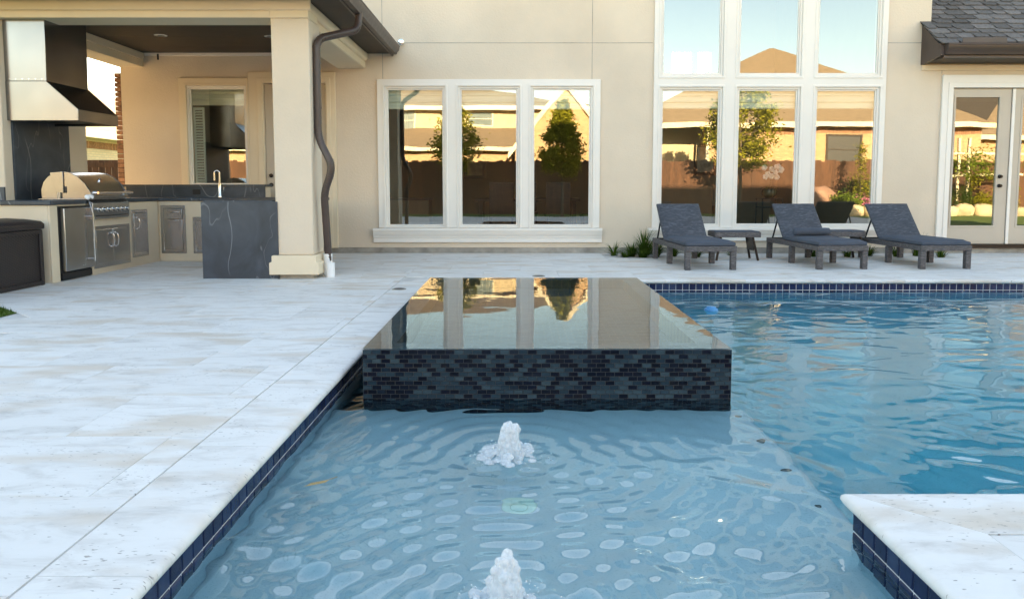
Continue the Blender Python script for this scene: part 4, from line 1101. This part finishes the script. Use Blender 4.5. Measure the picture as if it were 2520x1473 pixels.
# ------------------------------------------------------------------ loungers and side tables
def lounger(label, back_mat, back_th):
    t = thing('sun_lounger', label, 'sun lounger', (0, 0, 0), 0, 'wicker sun loungers lined up by the pool')
    W_ = .67; L_ = 1.62
    for xa in (0, W_-.055):
        MB().box(xa, xa+.055, .056, L_-.056, .238, .303).build('side_rail', M['wicker'], t, local=True, bevel=.006)
    for ya in (0, L_-.055): MB().box(0, W_, ya, ya+.055, .236, .305).build('end_rail', M['wicker'], t, local=True, bevel=.006)
    for ya in (0.004, .80, L_-.07):
        for xa in (.003, W_-.073): MB().box(xa, xa+.07, ya, ya+.07, 0, .235).build('leg', M['wicker'], t, local=True, bevel=.006)
    MB().box(.056, W_-.056, .056, L_-.056, .268, .290).build('deck_panel', M['wicker'], t, local=True)
    # padded seat
    c = MB(); nx, ny = 10, 16; x0, x1, y0, y1 = .012, W_-.012, .01, 1.08
    top = []; 
    for j in range(ny+1):
        for i in range(nx+1):
            u, v = i/nx, j/ny; e = min(u, 1-u, (v)*1.6, (1-v)*1.6)
            z = .352 + .030*(1-math.exp(-e*16)) + .004*mnoise.noise((u*5, v*7, .3+len(label)))
            c.v.append((x0+(x1-x0)*u, y0+(y1-y0)*v, z))
    for j in range(ny):
        for i in range(nx): a = j*(nx+1)+i; c.f.append((a, a+1, a+nx+2, a+nx+1))
    ring = [i for i in range(nx+1)] + [j*(nx+1)+nx for j in range(1, ny+1)] + [ny*(nx+1)+i for i in range(nx-1, -1, -1)] + [j*(nx+1) for j in range(ny-1, 0, -1)]
    b = len(c.v)
    for k in ring: p = c.v[k]; c.v.append((p[0], p[1], .308))
    n = len(ring)
    for k in range(n): c.f.append((ring[k], ring[(k+1) % n], b+(k+1) % n, b+k))
    c.f.append(tuple(range(b, b+n))[::-1])
    c.build('seat_cushion', M['cushion'], t, local=True, smooth=45, bevel=.012, seg=3)
    # raised back
    ang = math.atan2(.46, .40); h0 = (1.085, .345); Lb = .62
    dy, dz = math.cos(ang), math.sin(ang); ny_, nz_ = -dz, dy
    def bp(x, s_, d): return (x, h0[0]+dy*s_+ny_*d, h0[1]+dz*s_+nz_*d)
    bm_ = MB(); ns = 20; nx = 14
    for j in range(ns+1):
        for i in range(nx+1):
            u, v = i/nx, j/ns; e = min(u, 1-u, 1-v)
            bm_.v.append(bp(.02+(W_-.04)*u, Lb*v, back_th*(1-math.exp(-e*18)) + .0035*mnoise.noise((u*6+len(label), v*22, 1))))
    for j in range(ns):
        for i in range(nx): a = j*(nx+1)+i; bm_.f.append((a, a+1, a+nx+2, a+nx+1))
    ring = [i for i in range(nx+1)] + [j*(nx+1)+nx for j in range(1, ns+1)] + [ns*(nx+1)+i for i in range(nx-1, -1, -1)] + [j*(nx+1) for j in range(ns-1, 0, -1)]
    b = len(bm_.v)
    for k in ring:
        j, i = divmod(k, nx+1); bm_.v.append(bp(.02+(W_-.04)*i/nx, Lb*j/ns, -.032))
    n = len(ring)
    for k in range(n): bm_.f.append((ring[k], ring[(k+1) % n], b+(k+1) % n, b+k))
    bm_.f.append(tuple(range(b, b+n))[::-1])
    bm_.build('backrest', M[back_mat], t, local=True, smooth=50, bevel=.008)
    for xa in (.05, W_-.05):
        MB().tube([bp(xa, .36, -.045), (xa, h0[0]+dy*.36+.20, .29)], .012, 8).build('prop_strut', M['black'], t, local=True, smooth=50)
    MB().tube([(.05, h0[0]+dy*.36+.20, .30), (W_-.05, h0[0]+dy*.36+.20, .30)], .009, 8).build('prop_bar', M['black'], t, local=True, smooth=50)
    return t
l1 = lounger('wicker sun lounger with a plain padded slate back, nearest the grass bed end', 'back_weave', .042); l1.location = (2.145, 9.22, 0); l1.rotation_euler.z = .075
l2 = lounger('middle wicker sun lounger carrying a rolled headrest cushion', 'back_weave', .018); l2.location = (3.86, 9.31, 0); l2.rotation_euler.z = .07
l3 = lounger('wicker sun lounger in front of the glazed doors, bare woven back', 'back_weave', .018); l3.location = (5.205, 9.36, 0); l3.rotation_euler.z = .035
bo = thing('bolster_cushion', 'rolled slate headrest cushion lying on the middle lounger', 'cushion', (4.08, 10.13, .385))
prof = [(.0, -.26), (.035, -.258), (.048, -.245), (.050, -.2), (.051, 0), (.050, .2), (.048, .245), (.035, .258), (0, .26)]
bmb = MB(); bmb.lathe((0, 0, 0), [(max(r_, .001), h_) for r_, h_ in prof], 18, 'x'); bmb.v = [(4.10+p[0]*math.cos(.07), 10.13+p[0]*math.sin(.07)+p[1], .440+p[2]*1.05) for p in bmb.v]
bmb.build('roll', M['cushion'], bo, smooth=50)
def side_table(label, x, y, wd, round_):
    t = thing('side_table', label, 'side table', (x, y, 0), 0, 'low side tables between the loungers')
    d = .42
    if round_:
        pts = []
        for (cx, cy, a0) in ((wd/2-.12, -d/2+.12, -90), (wd/2-.12, d/2-.12, 0), (-wd/2+.12, d/2-.12, 90), (-wd/2+.12, -d/2+.12, 180)):
            for k in range(6): a = R(a0+18*k); pts.append((x+cx+.12*math.cos(a), y+cy+.12*math.sin(a)))
    else: pts = [(x-wd/2, y-d/2), (x+wd/2, y-d/2), (x+wd/2, y+d/2), (x-wd/2, y+d/2)]
    MB().prism(pts, 'z', .335, .412).build('top', M['wicker'], t, bevel=.008)
    MB().prism([(x+(p[0]-x)*.96, y+(p[1]-y)*.94) for p in pts], 'z', .413, .420).build('top_sheet', M['cushion'], t, bevel=.002)
    for sx_ in (-1, 1):
        for sy_ in (-1, 1):
            MB().tube([(x+sx_*(wd/2-.10), y+sy_*(d/2-.06), .335), (x+sx_*(wd/2-.03), y+sy_*(d/2-.02), .0)], .016, 8, sq=.5).build('leg', M['bronze'], t, smooth=40)
        MB().box(x+sx_*(wd/2-.085)-.004, x+sx_*(wd/2-.085)+.004, y-d/2+.05, y+d/2-.05, .14, .334).build('leg_panel', M['bronze'], t)
side_table('low wicker side table between the first two loungers, splayed dark legs', 3.18, 10.66, .66, False)
side_table('low side table with rounded corners behind the middle and right loungers', 4.75, 10.78, .72, True)

# ------------------------------------------------------------------ planting bed
MB().box(1.34, 6.66, 10.87, FW+.01, -.09, -.02).build('planting_bed', M['soil'], kind='structure', label='narrow soil bed along the house wall')
def tuft(name, label, x, y, n, h, spread, mat, seed, cat='ornamental grass', group=None, z=-.02, wd=.006):
    n = int(n*1.5); h *= 1.2; spread *= 1.5
    rnd = random.Random(seed); mb = MB()
    for i in range(n):
        a = rnd.uniform(0, 6.28); hh = h*rnd.uniform(.45, 1); lean = spread*rnd.uniform(.2, 1)*(1.2-hh/h*.5); r0 = rnd.uniform(0, .05)
        dx, dy = math.cos(a), math.sin(a); px, py = -dy, dx; pts = []
        for k in range(5):
            t = k/4; q = lean*t*t; zz = hh*(t-.35*t*t*min(1, lean/max(hh, .01)))
            wv = wd*(1-t)**.7+.0006
            c = (x+dx*(r0+q), y+dy*(r0+q), z+zz)
            pts += [(c[0]-px*wv, c[1]-py*wv, c[2]), (c[0]+px*wv, c[1]+py*wv, c[2])]
        mb.add(pts, [(2*k, 2*k+1, 2*k+3, 2*k+2) for k in range(4)])
    o = mb.build(name, M[mat], loc=(x, y, z), label=label, cat=cat, group=group, recalc=False)
    return o
T_ = [(1.66, 11.05, 50, .15, .22, 'low straggling grass at the front left corner of the bed'), (1.92, 11.02, 120, .17, .22, 'bushy low grass at the bed front, just left of the first lounger'), (2.06, 11.45, 80, .30, .22, 'tall grass against the wall under the end of the white sill'), (1.52, 11.3, 34, .26, .30, 'thin arching grass at the free left end of the bed'), (1.78, 11.2, 90, .24, .2, 'low dark grass tuft left of the first lounger'),
      (1.98, 11.3, 70, .42, .20, 'tallest upright grass tuft beside the white sill'), (2.14, 11.12, 120, .26, .20, 'dense green grass tuft behind the first lounger leg'),
      (2.42, 11.2, 60, .22, .2, 'grass tuft under the first lounger'), (2.75, 11.1, 50, .18, .2, 'grass tuft behind the first lounger, near the side table'),
      (3.35, 11.35, 20, .14, .14, 'sparse grass tuft under the white sill between two loungers'), (4.55, 11.15, 45, .18, .18, 'grass tuft behind the middle lounger, left of the round table'),
      (5.05, 11.1, 45, .18, .18, 'grass tuft under the round side table'), (5.45, 11.25, 45, .20, .18, 'grass tuft behind the right lounger, left part'),
      (5.82, 11.15, 45, .22, .18, 'grass tuft between the legs of the right lounger'), (6.18, 11.25, 50, .36, .18, 'grass tuft with tall spikes left of the glazed doors'), (6.45, 11.05, 40, .16, .2, 'low grass tuft at the right end of the bed')]
for i, (x, y, n, h, sp, lab) in enumerate(T_): tuft('grass_tuft', lab, x, y, n, h, sp, 'blade', 50+i, group='grasses in the bed by the wall', wd=.008)
# lawn corner on the left
lw = MB(); lw.add([(-4.195, 2, -.002), (-4.195, 6.085, -.002), (-9, 10.3, -.002), (-9, 2, -.002)], [(0, 1, 2, 3)]); lw.build('lawn', M['lawn'], kind='structure', label='lawn beyond the left edge of the deck', recalc=False)
rg = random.Random(3); bl = MB()
for i in range(9000):
    x = -4.20-rg.random()**1.3*1.4; y = rg.uniform(4.6, 7.0)
    if y > 6.075-.88*(x+4.19): continue
    a = rg.uniform(0, 6.28); h = rg.uniform(.018, .045); wv = .0022; dx, dy = math.cos(a), math.sin(a); l = rg.uniform(0, .02)
    bl.add([(x-dy*wv, y+dx*wv, -.003), (x+dy*wv, y-dx*wv, -.003), (x+dx*l, y+dy*l, h)], [(0, 1, 2)])
bl.build('grass', M['blade'], kind='stuff', recalc=False, label='short mown grass at the left edge')

# ------------------------------------------------------------------ rooms: what shows behind the panes
tb = thing('dining_table', 'dark dining table behind the triple window', 'table', (.2, 13.6, .1))
MB().box(-.75, 1.15, 13.1, 14.1, .80, .85).build('top', M['dark_wood'], tb, bevel=.006)
for (xa, ya) in ((-.68, 13.16), (1.0, 13.16), (-.68, 13.96), (1.0, 13.96)): MB().box(xa, xa+.08, ya, ya+.08, .1, .799).build('leg', M['dark_wood'], tb)
def chair(x, y, rz, lab):
    t = thing('dining_chair', lab, 'chair', (x, y, .1), rz, 'chairs round the dining table')
    MB().box(-.22, .22, -.22, .22, .43, .47).build('seat', M['dark_wood'], t, local=True, bevel=.006)
    MB().obox((0, .23, .75), (.42, .03, .58), (-.12, 0, 0)).build('backrest', M['dark_wood'], t, local=True, bevel=.006)
    for sx_ in (-.19, .19):
        for sy_ in (-.19, .19): MB().box(sx_-.02, sx_+.02, sy_-.02, sy_+.02, 0, .429).build('leg', M['dark_wood'], t, local=True)
chair(-.25, 12.75, math.pi, 'dark dining chair near the middle pane of the triple window'); chair(.72, 12.75, math.pi, 'dark dining chair near the right pane of the triple window')
chair(1.42, 13.6, -math.pi/2, 'dark dining chair at the right end of the table'); chair(.2, 14.5, 0, 'dark dining chair on the far side of the table')
ct = thing('console_cabinet', 'low blue grey cabinet inside the left pane of the triple window', 'cabinet', (-1.95, 13.2, .1))
MB().box(-2.4, -1.55, 13.0, 13.5, .1, .82).build('body', M['sofa'], ct, bevel=.006); MB().box(-2.42, -1.53, 12.98, 13.52, .821, .86).build('top', M['dark_wood'], ct, bevel=.004)
for i, (x, y, z, wd, h, lab) in enumerate(((-.95, 16.98, 1.25, .5, .7, 'dark framed print on the dining room wall'), (2.35, 17.98, 1.15, 1.0, 1.1, 'large dark framed print with a pale sheet, left tall window'), (4.62, 17.98, 1.35, .55, .75, 'brown framed print in the middle tall window'))):
    t = thing('framed_print', lab, 'picture', (x, y, z))
    MB().wall(x-wd/2, x+wd/2, z, z+h, y-.03, y+.015, [(x-wd/2+.07, x+wd/2-.07, z+.07, z+h-.07)]).build('frame', M['dark_wood'], t)
    MB().box(x-wd/2+.071, x+wd/2-.071, y-.005, y+.01, z+.071, z+h-.071).build('print', M['print'], t)
sf = thing('armchair', 'broad brown armchair inside the left tall window', 'armchair', (3.15, 14.2, .1))
MB().box(2.55, 3.75, 13.9, 14.7, .12, .5).build('seat', M['sofa'], sf, bevel=.05, seg=3); MB().box(2.6, 3.7, 13.75, 13.89, .3, 1.08).build('backrest', M['sofa'], sf, bevel=.05, seg=3)
for xa in (2.4, 3.76): MB().box(xa, xa+.14, 13.9, 14.7, .12, .7).build('armrest', M['sofa'], sf, bevel=.03, seg=3)
pt = thing('plant_stand', 'slim black metal plant stand inside the middle tall window', 'plant stand', (4.42, 12.8, .1))
for sx_ in (-.17, .17):
    for sy_ in (-.17, .17): MB().tube([(4.42+sx_, 12.8+sy_, .1), (4.42+sx_, 12.8+sy_, .86)], .011, 6).build('leg', M['black'], pt)
for z in (.70, .85): MB().wall(4.24, 4.60, 12.62, 12.98, z, z+.012, []).build('shelf', M['black'], pt) if False else MB().box(4.24, 4.60, 12.62, 12.98, z, z+.012).build('shelf', M['black'], pt)
orc = thing('orchid', 'potted white orchid on the plant stand behind the middle tall pane', 'plant', (4.42, 12.8, .862))
MB().lathe((4.42, 12.8, .862), [(.06, 0), (.12, .05), (.13, .12), (.10, .17), (.09, .165)], 18).build('pot', M['pot'], orc, smooth=40)
MB().tube(smooth_path([(4.42, 12.8, 1.02), (4.44, 12.78, 1.25), (4.52, 12.75, 1.42), (4.60, 12.72, 1.46)], .08, 5), .005, 6).build('stem', M['leaf_dark'], orc)
rnd = random.Random(9); lv = MB()
for i in range(8):
    a = i*.8; pts = [(4.42+math.cos(a)*t*.17, 12.8+math.sin(a)*t*.17, 1.03+.16*t-.18*t*t) for t in (0, .4, .75, 1)]
    for k, wv in enumerate((.012, .028, .022)): pass
    px, py = -math.sin(a), math.cos(a); vv = []
    for (p, wv) in zip(pts, (.012, .03, .024, .002)): vv += [(p[0]-px*wv, p[1]-py*wv, p[2]), (p[0]+px*wv, p[1]+py*wv, p[2])]
    lv.add(vv, [(2*k, 2*k+1, 2*k+3, 2*k+2) for k in range(3)])
lv.build('leaves', M['leaf_dark'], orc, recalc=False, kind='stuff')
for i in range(11):
    cx, cy, cz = 4.36+rnd.uniform(-.10, .26), 12.74+rnd.uniform(-.05, .05), 1.26+rnd.uniform(-.06, .22)
    fm = MB()
    for k in range(5):
        a = k*2*math.pi/5; fm.ball((cx+.028*math.cos(a), cy, cz+.028*math.sin(a)), (.026, .008, .026), 8, 4)
    fm.build('flower', M['petal'], orc, smooth=60)

# ------------------------------------------------------------------ the garden and the neighbours that the panes reflect
def crown(mb, cx, cy, z0, z1, rfun, n, ls, rnd, clumps=85):
    cl_ = []
    for i in range(clumps):
        t = rnd.random(); r = rfun(t)*math.sqrt(rnd.uniform(.25, 1)); a = rnd.uniform(0, 6.28)
        cl_.append((cx+r*math.cos(a), cy+r*math.sin(a), z0+(z1-z0)*t, (.10+.20*rfun(t))))
    for i in range(n):
        c = rnd.choice(cl_); v = Vector((rnd.gauss(0, 1), rnd.gauss(0, 1), rnd.gauss(0, .8)))*c[3]*.62
        p = Vector(c[:3])+v; u = Vector((rnd.uniform(-1, 1), rnd.uniform(-1, 1), rnd.uniform(-.6, .6))).normalized(); w_ = u.cross(Vector((rnd.uniform(-1, 1), rnd.uniform(-1, 1), rnd.uniform(-1, 1)))).normalized()
        s_ = ls*rnd.uniform(.6, 1.3)
        mb.add([p-u*s_, p+w_*s_*.45, p+u*s_, p-w_*s_*.45], [(0, 1, 2, 3)])
def tree(label, x, y, z0, z1, rfun, mat, seed, n=2600, ls=.06, tr=.07, cat='tree', name='garden_tree'):
    rnd = random.Random(seed); t = thing(name, label, cat, (x, y, -.055), group='trees and shrubs across the garden')
    tk = MB(); tk.tube([(x, y, -.1), (x+.03, y, z0*.6), (x-.02, y+.02, z0+.3*(z1-z0)), (x, y, z0+.85*(z1-z0))], [tr, tr*.8, tr*.55, .012], 9)
    for i in range(9):
        a = rnd.uniform(0, 6.28); tt = rnd.uniform(.05, .7); r = rfun(tt+.1)*.8; zz = z0+(z1-z0)*tt
        tk.tube([(x, y, zz-.1), (x+r*.5*math.cos(a), y+r*.5*math.sin(a), zz+.1), (x+r*math.cos(a), y+r*math.sin(a), zz+.3)], [tr*.4, tr*.25, .006], 5)
    tk.build('trunk', M['bark'], t, smooth=60)
    cr = MB(); crown(cr, x, y, z0, z1, rfun, n, ls, rnd); cr.build('crown', M[mat], t, recalc=False)
tree('dense pointed olive tree by the garden fence, mirrored in the right triple window pane', 1.75, -4.6, 1.55, 4.3, lambda t: .74*(1-abs(t-.3)*1.3 if t > .3 else .62+1.27*t), 'leaf', 1, 11000, .075)
tree('loose light green tree by the fence, mirrored in the middle triple window pane', -2.35, -5.2, 1.7, 4.1, lambda t: .75*math.sin(math.pi*min(1, .15+t*.8))+.08, 'leaf', 2, 5200, .07, .05)
tree('tall feathery tree between the tall panes', 8.6, -4.8, 1.9, 5.2, lambda t: 1.15*math.sin(math.pi*min(1, .18+t*.78))+.1, 'leaf', 3, 9000, .08)
tree('slim column shrub in the rock garden', 13.6, -5.6, .8, 2.7, lambda t: .26*(1-t*.6), 'leaf', 4, 900, .045, .03)
rr2 = random.Random(21)
fence = thing('garden_fence', 'long cedar plank fence across the back of the garden', 'fence', (7, -7, 0))
fm = [MB().prism([(-.069+.0, -.055), (.069, -.055), (.069, h-.008), (.06, h), (-.06, h), (-.069, h-.008)], 'y', -.01, .01).mesh('plank', M['fence']) for h in (2.12, 2.15, 2.18)]
x = -14.0
while x < 27.4:
    place('plank', rr2.choice(fm), (x, -7+rr2.uniform(-.004, .004), 0), fence); x += .1392
for z in (.4, 1.1, 1.8): MB().box(-14.1, 27.5, -7.06, -7.02, z, z+.09).build('rail', M['fence'], fence)
for i in range(18): MB().box(-14+i*2.4, -13.91+i*2.4, -7.16, -7.07, -.06, 2.05).build('post', M['fence'], fence)
# rock garden
rk = random.Random(8)
def rock(x, y, sx_, sy_, sz_, mat, label, seed):
    bm = bmesh.new(); bmesh.ops.create_icosphere(bm, subdivisions=3, radius=1)
    for v in bm.verts:
        p = v.co.copy(); d = 1+.28*mnoise.noise(p*1.3+Vector((seed*7.1, 0, 0)))+.10*mnoise.noise(p*4+Vector((0, seed*3.3, 0)))
        q = p*d; q = Vector((math.copysign(abs(q.x)**.7, q.x), math.copysign(abs(q.y)**.7, q.y), math.copysign(abs(q.z)**.7, q.z)))
        v.co = (q.x*sx_, q.y*sy_, q.z*sz_)
    me = bpy.data.meshes.new('rock'); bm.to_mesh(me); bm.free(); me.shade_smooth(); me.set_sharp_from_angle(angle=R(40)); me.materials.append(M[mat])
    o = bpy.data.objects.new('rock', me); COL.objects.link(o); o.location = (x, y, sz_*.75-.08); tag(o, label, 'rock', 'boulders edging the rock garden'); return o
pos_words = ['first', 'second', 'third', 'fourth', 'fifth', 'sixth', 'seventh', 'eighth', 'ninth', 'tenth', 'eleventh', 'twelfth', 'thirteenth', 'fourteenth']
x = 11.2
for i in range(14):
    wd = rk.uniform(.30, .46); rock(x+wd, -4.75+rk.uniform(-.15, .15), wd*.95, .3, rk.uniform(.2, .30), 'rock', '%s pale boulder of the garden edging counted from the lawn end' % pos_words[i], i); x += wd*1.75
MB().prism([(11.0,-.06),(20.5,-.06),(20.0,.25),(11.6,.25)], 'y', -6.9, -4.9).build('garden_soil', M['soil'], kind='structure', label='raised soil behind the boulders')
rock(12.2, -6.2, .7, .5, .65, 'red_rock', 'large reddish boulder against the sunlit fence', 30); rock(13.0, -6.4, .5, .45, .45, 'red_rock', 'smaller reddish boulder beside the column shrub', 31)
def shrub(label, x, y, r, h, mat, seed, n=700, ls=.045, cat='shrub', name='shrub'):
    r *= 1.3; h *= 1.35; n = int(n*1.7); ls *= 1.25
    rnd = random.Random(seed); mb = MB(); crown(mb, x, y, .25, .25+h, lambda t: r*math.sqrt(max(.02, 1-(t-.2)**2)), n, ls, rnd, 16)
    mb.build(name, M[mat], loc=(x, y, .2), label=label, cat=cat, group='trees and shrubs across the garden', recalc=False)
shrub('low bright green shrub in front of the boulders', 12.9, -5.2, .42, .35, 'leaf_bright', 41); shrub('rounded dark shrub behind the pink flowers', 13.9, -6.2, .5, .8, 'leaf_dark', 42)
shrub('tall dark shrub right of the pink flowers', 14.7, -6.1, .6, 1.0, 'leaf', 43); shrub('mound of pink flowers in the rock garden', 13.8, -5.4, .40, .30, 'pink_flower', 44, 500, .035, 'flowers', 'flower_mound')
shrub('small patch of orange flowers above the boulders', 14.2, -5.0, .25, .12, 'orange_flower', 45, 220, .03, 'flowers', 'flower_mound')
shrub('broad green shrub near the trellis', 18.6, -5.5, .7, 1.0, 'leaf', 46, 1200); shrub('low dark shrub left of the trellis posts', 17.4, -5.4, .5, .6, 'leaf_dark', 47)
tuft('grass_tuft', 'bright arching grass in the rock garden', 12.6, -5.0, 160, .55, .35, 'leaf_bright', 99, group='grasses in the rock garden', z=.2, wd=.01)
tl = thing('trellis', 'white garden trellis with a climbing vine', 'trellis', (18.4, -5.9, .2))
for xx in (17.6, 18.0, 19.3): MB().box(xx, xx+.09, -5.95, -5.86, -.05, 3.0).build('post', M['far_trim'], tl)
for z in (1.5, 2.35): MB().box(17.2, 20.2, -5.855, -5.80, z, z+.08).build('rail', M['far_trim'], tl)
vn = MB(); crown(vn, 18.6, -5.75, 1.6, 2.4, lambda t: 1.1, 1500, .055, random.Random(12), 30); vn.build('vine', M['leaf_bright'], tl, recalc=False, kind='stuff')

def hip_roof(parent, x0, x1, y0, y1, ze, zr, ax, bx_, ay, name='roof'):
    mb = MB(); o = .45
    mb.add([(x0-o,y0-o,ze),(x1+o,y0-o,ze),(x1+o,y1+o,ze),(x0-o,y1+o,ze),(ax,ay,zr),(bx_,ay,zr)], [(0,1,5,4),(1,2,5),(2,3,4,5),(3,0,4),(3,2,1,0)])
    r_ = mb.build(name, M['far_roof'], parent)
    MB().wall(x0-o-.05, x1+o+.05, y0-o-.05, y1+o+.05, ze-.22, ze+.02, [(x0-o+.02, x1+o-.02, y0-o+.02, y1+o-.02)])
    g_ = MB().wall(x0-o-.06, x1+o+.06, y0-o-.06, y1+o+.06, ze-.2, ze+.04, [(x0-o+.01, x1+o-.01, y0-o+.01, y1+o-.01)]); g_.v = [(p[0], p[2], p[1]) for p in g_.v]
    g_.build('fascia', M['far_trim'], r_); return r_
def far_window(parent, x, y, z, wd, h, fm='far_trim', gm='far_window'):
    f = MB().wall(x-wd/2-.08, x+wd/2+.08, z-.08, z+h+.08, y+.001, y+.05, [(x-wd/2, x+wd/2, z, z+h)]).build('window', M[fm], parent)
    MB().box(x-wd/2, x+wd/2, y+.003, y+.02, z, z+h).build('pane', M[gm], f)
    MB().box(x-wd/2, x+wd/2, y+.021, y+.04, z+h/2-.02, z+h/2+.02).build('meeting_rail', M[fm], f)
ha = thing('neighbour_house', 'two storey cream house behind the fence, mirrored in the triple window', 'house', (-8, -18, 0))
MB().box(-22, 4.4, -28, -18, 0, 5.5).build('wall', M['house_beige'], ha); hip_roof(ha, -22, 4.4, -28, -18, 5.5, 7.3, -14, -3, -23)
MB().box(-22, -.2, -17.999, -16, 0, 3.2).build('brick_front', M['brick_tan'], ha)
lean = MB(); lean.add([(-22.4,-15.6,3.15),(.2,-15.6,3.15),(.2,-18,4.35),(-22.4,-18,4.35)], [(0,1,2,3)]); lean.build('lower_roof', M['far_roof'], ha)
MB().box(-22.4, .25, -15.6, -15.5, 3.0, 3.2).build('gutter', M['far_trim'], ha)
far_window(ha, -6.1, -18, 4.25, .85, 1.05); far_window(ha, -12, -18, 4.25, .85, 1.05); far_window(ha, -2.0, -18, 4.5, 1.3, .7)
gbl = MB().prism([(.0,0),(5.2,0),(5.2,3.0),(2.6,6.2),(.0,3.0)], 'y', -17.5, -15.2).build('gable', M['brick_tan'], ha)
for sx_ in (-1, 1): MB().prism([(2.6, 6.55), (2.6, 6.2), (2.6+sx_*3.0, 2.55), (2.6+sx_*3.0, 2.9)], 'y', -15.19, -15.0).build('rake_board', M['far_trim'], ha)
hb = thing('neighbour_house', 'single storey tan brick house with a peaked hip roof behind the rock garden', 'house', (13.5, -11, 0))
MB().box(9.0, 21.7, -21, -11, 0, 4.0).build('wall', M['brick_tan'], hb); hip_roof(hb, 5.3, 21.7, -21, -11, 4.0, 8.4, 13.4, 13.6, -16)
MB().box(5.3, 8.999, -21, -12.6, 0, 4.0).build('porch_wall', M['house_beige'], hb)
MB().box(8.86, 8.98, -11.0, -10.9, 0, 3.8).build('downspout', M['far_trim'], hb)
far_window(hb, 15.3, -11, 2.2, 1.5, 1.2, 'bronze', 'black')
sol = MB()
for i in range(150): sol.box(9.02+i*.0845, 9.02+i*.0845+.07, -10.998, -10.985, 3.52, 3.76)
sol.build('soldier_course', M['brick'], hb, kind='stuff')
hc = thing('neighbour_house', 'brown roofed house beyond the trellis', 'house', (31, -16, 0))
MB().box(23.5, 40, -28, -14, 0, 3.6).build('wall', M['brick_tan'], hc); hip_roof(hc, 23.5, 40, -28, -14, 3.6, 9.6, 31.5, 32, -21)
hn = thing('neighbour_house', 'pale brick house glimpsed through the gap left of the patio wall', 'house', (-18, 25, 0))
MB().box(-26, -13.5, 16, 36, 0, 2.75).build('wall', M['brick_pale'], hn); hip_roof(hn, -26, -13.5, 16, 36, 2.78, 6.2, -19.6, -19.4, 26)
sol = MB()
for i in range(230): sol.box(-13.499, -13.485, 16.05+i*.0865, 16.05+i*.0865+.07, 2.28, 2.50)
sol.build('soldier_course', M['brick'], hn, kind='stuff')
sfn = thing('side_fence', 'brown plank fence in the gap left of the patio wall', 'fence', (-10, 16.5, 0))
fl_ = MB().box(-.07, .07, -.01, .01, -.05, 1.66).mesh('plank', M['fence'])
for i in range(56): place('plank', fl_, (-14.2+i*.1445, 16.5, 0), sfn)
MB().box(-14.3, -6.3, 16.47, 16.489, 1.50, 1.60).build('rail', M['fence'], sfn)
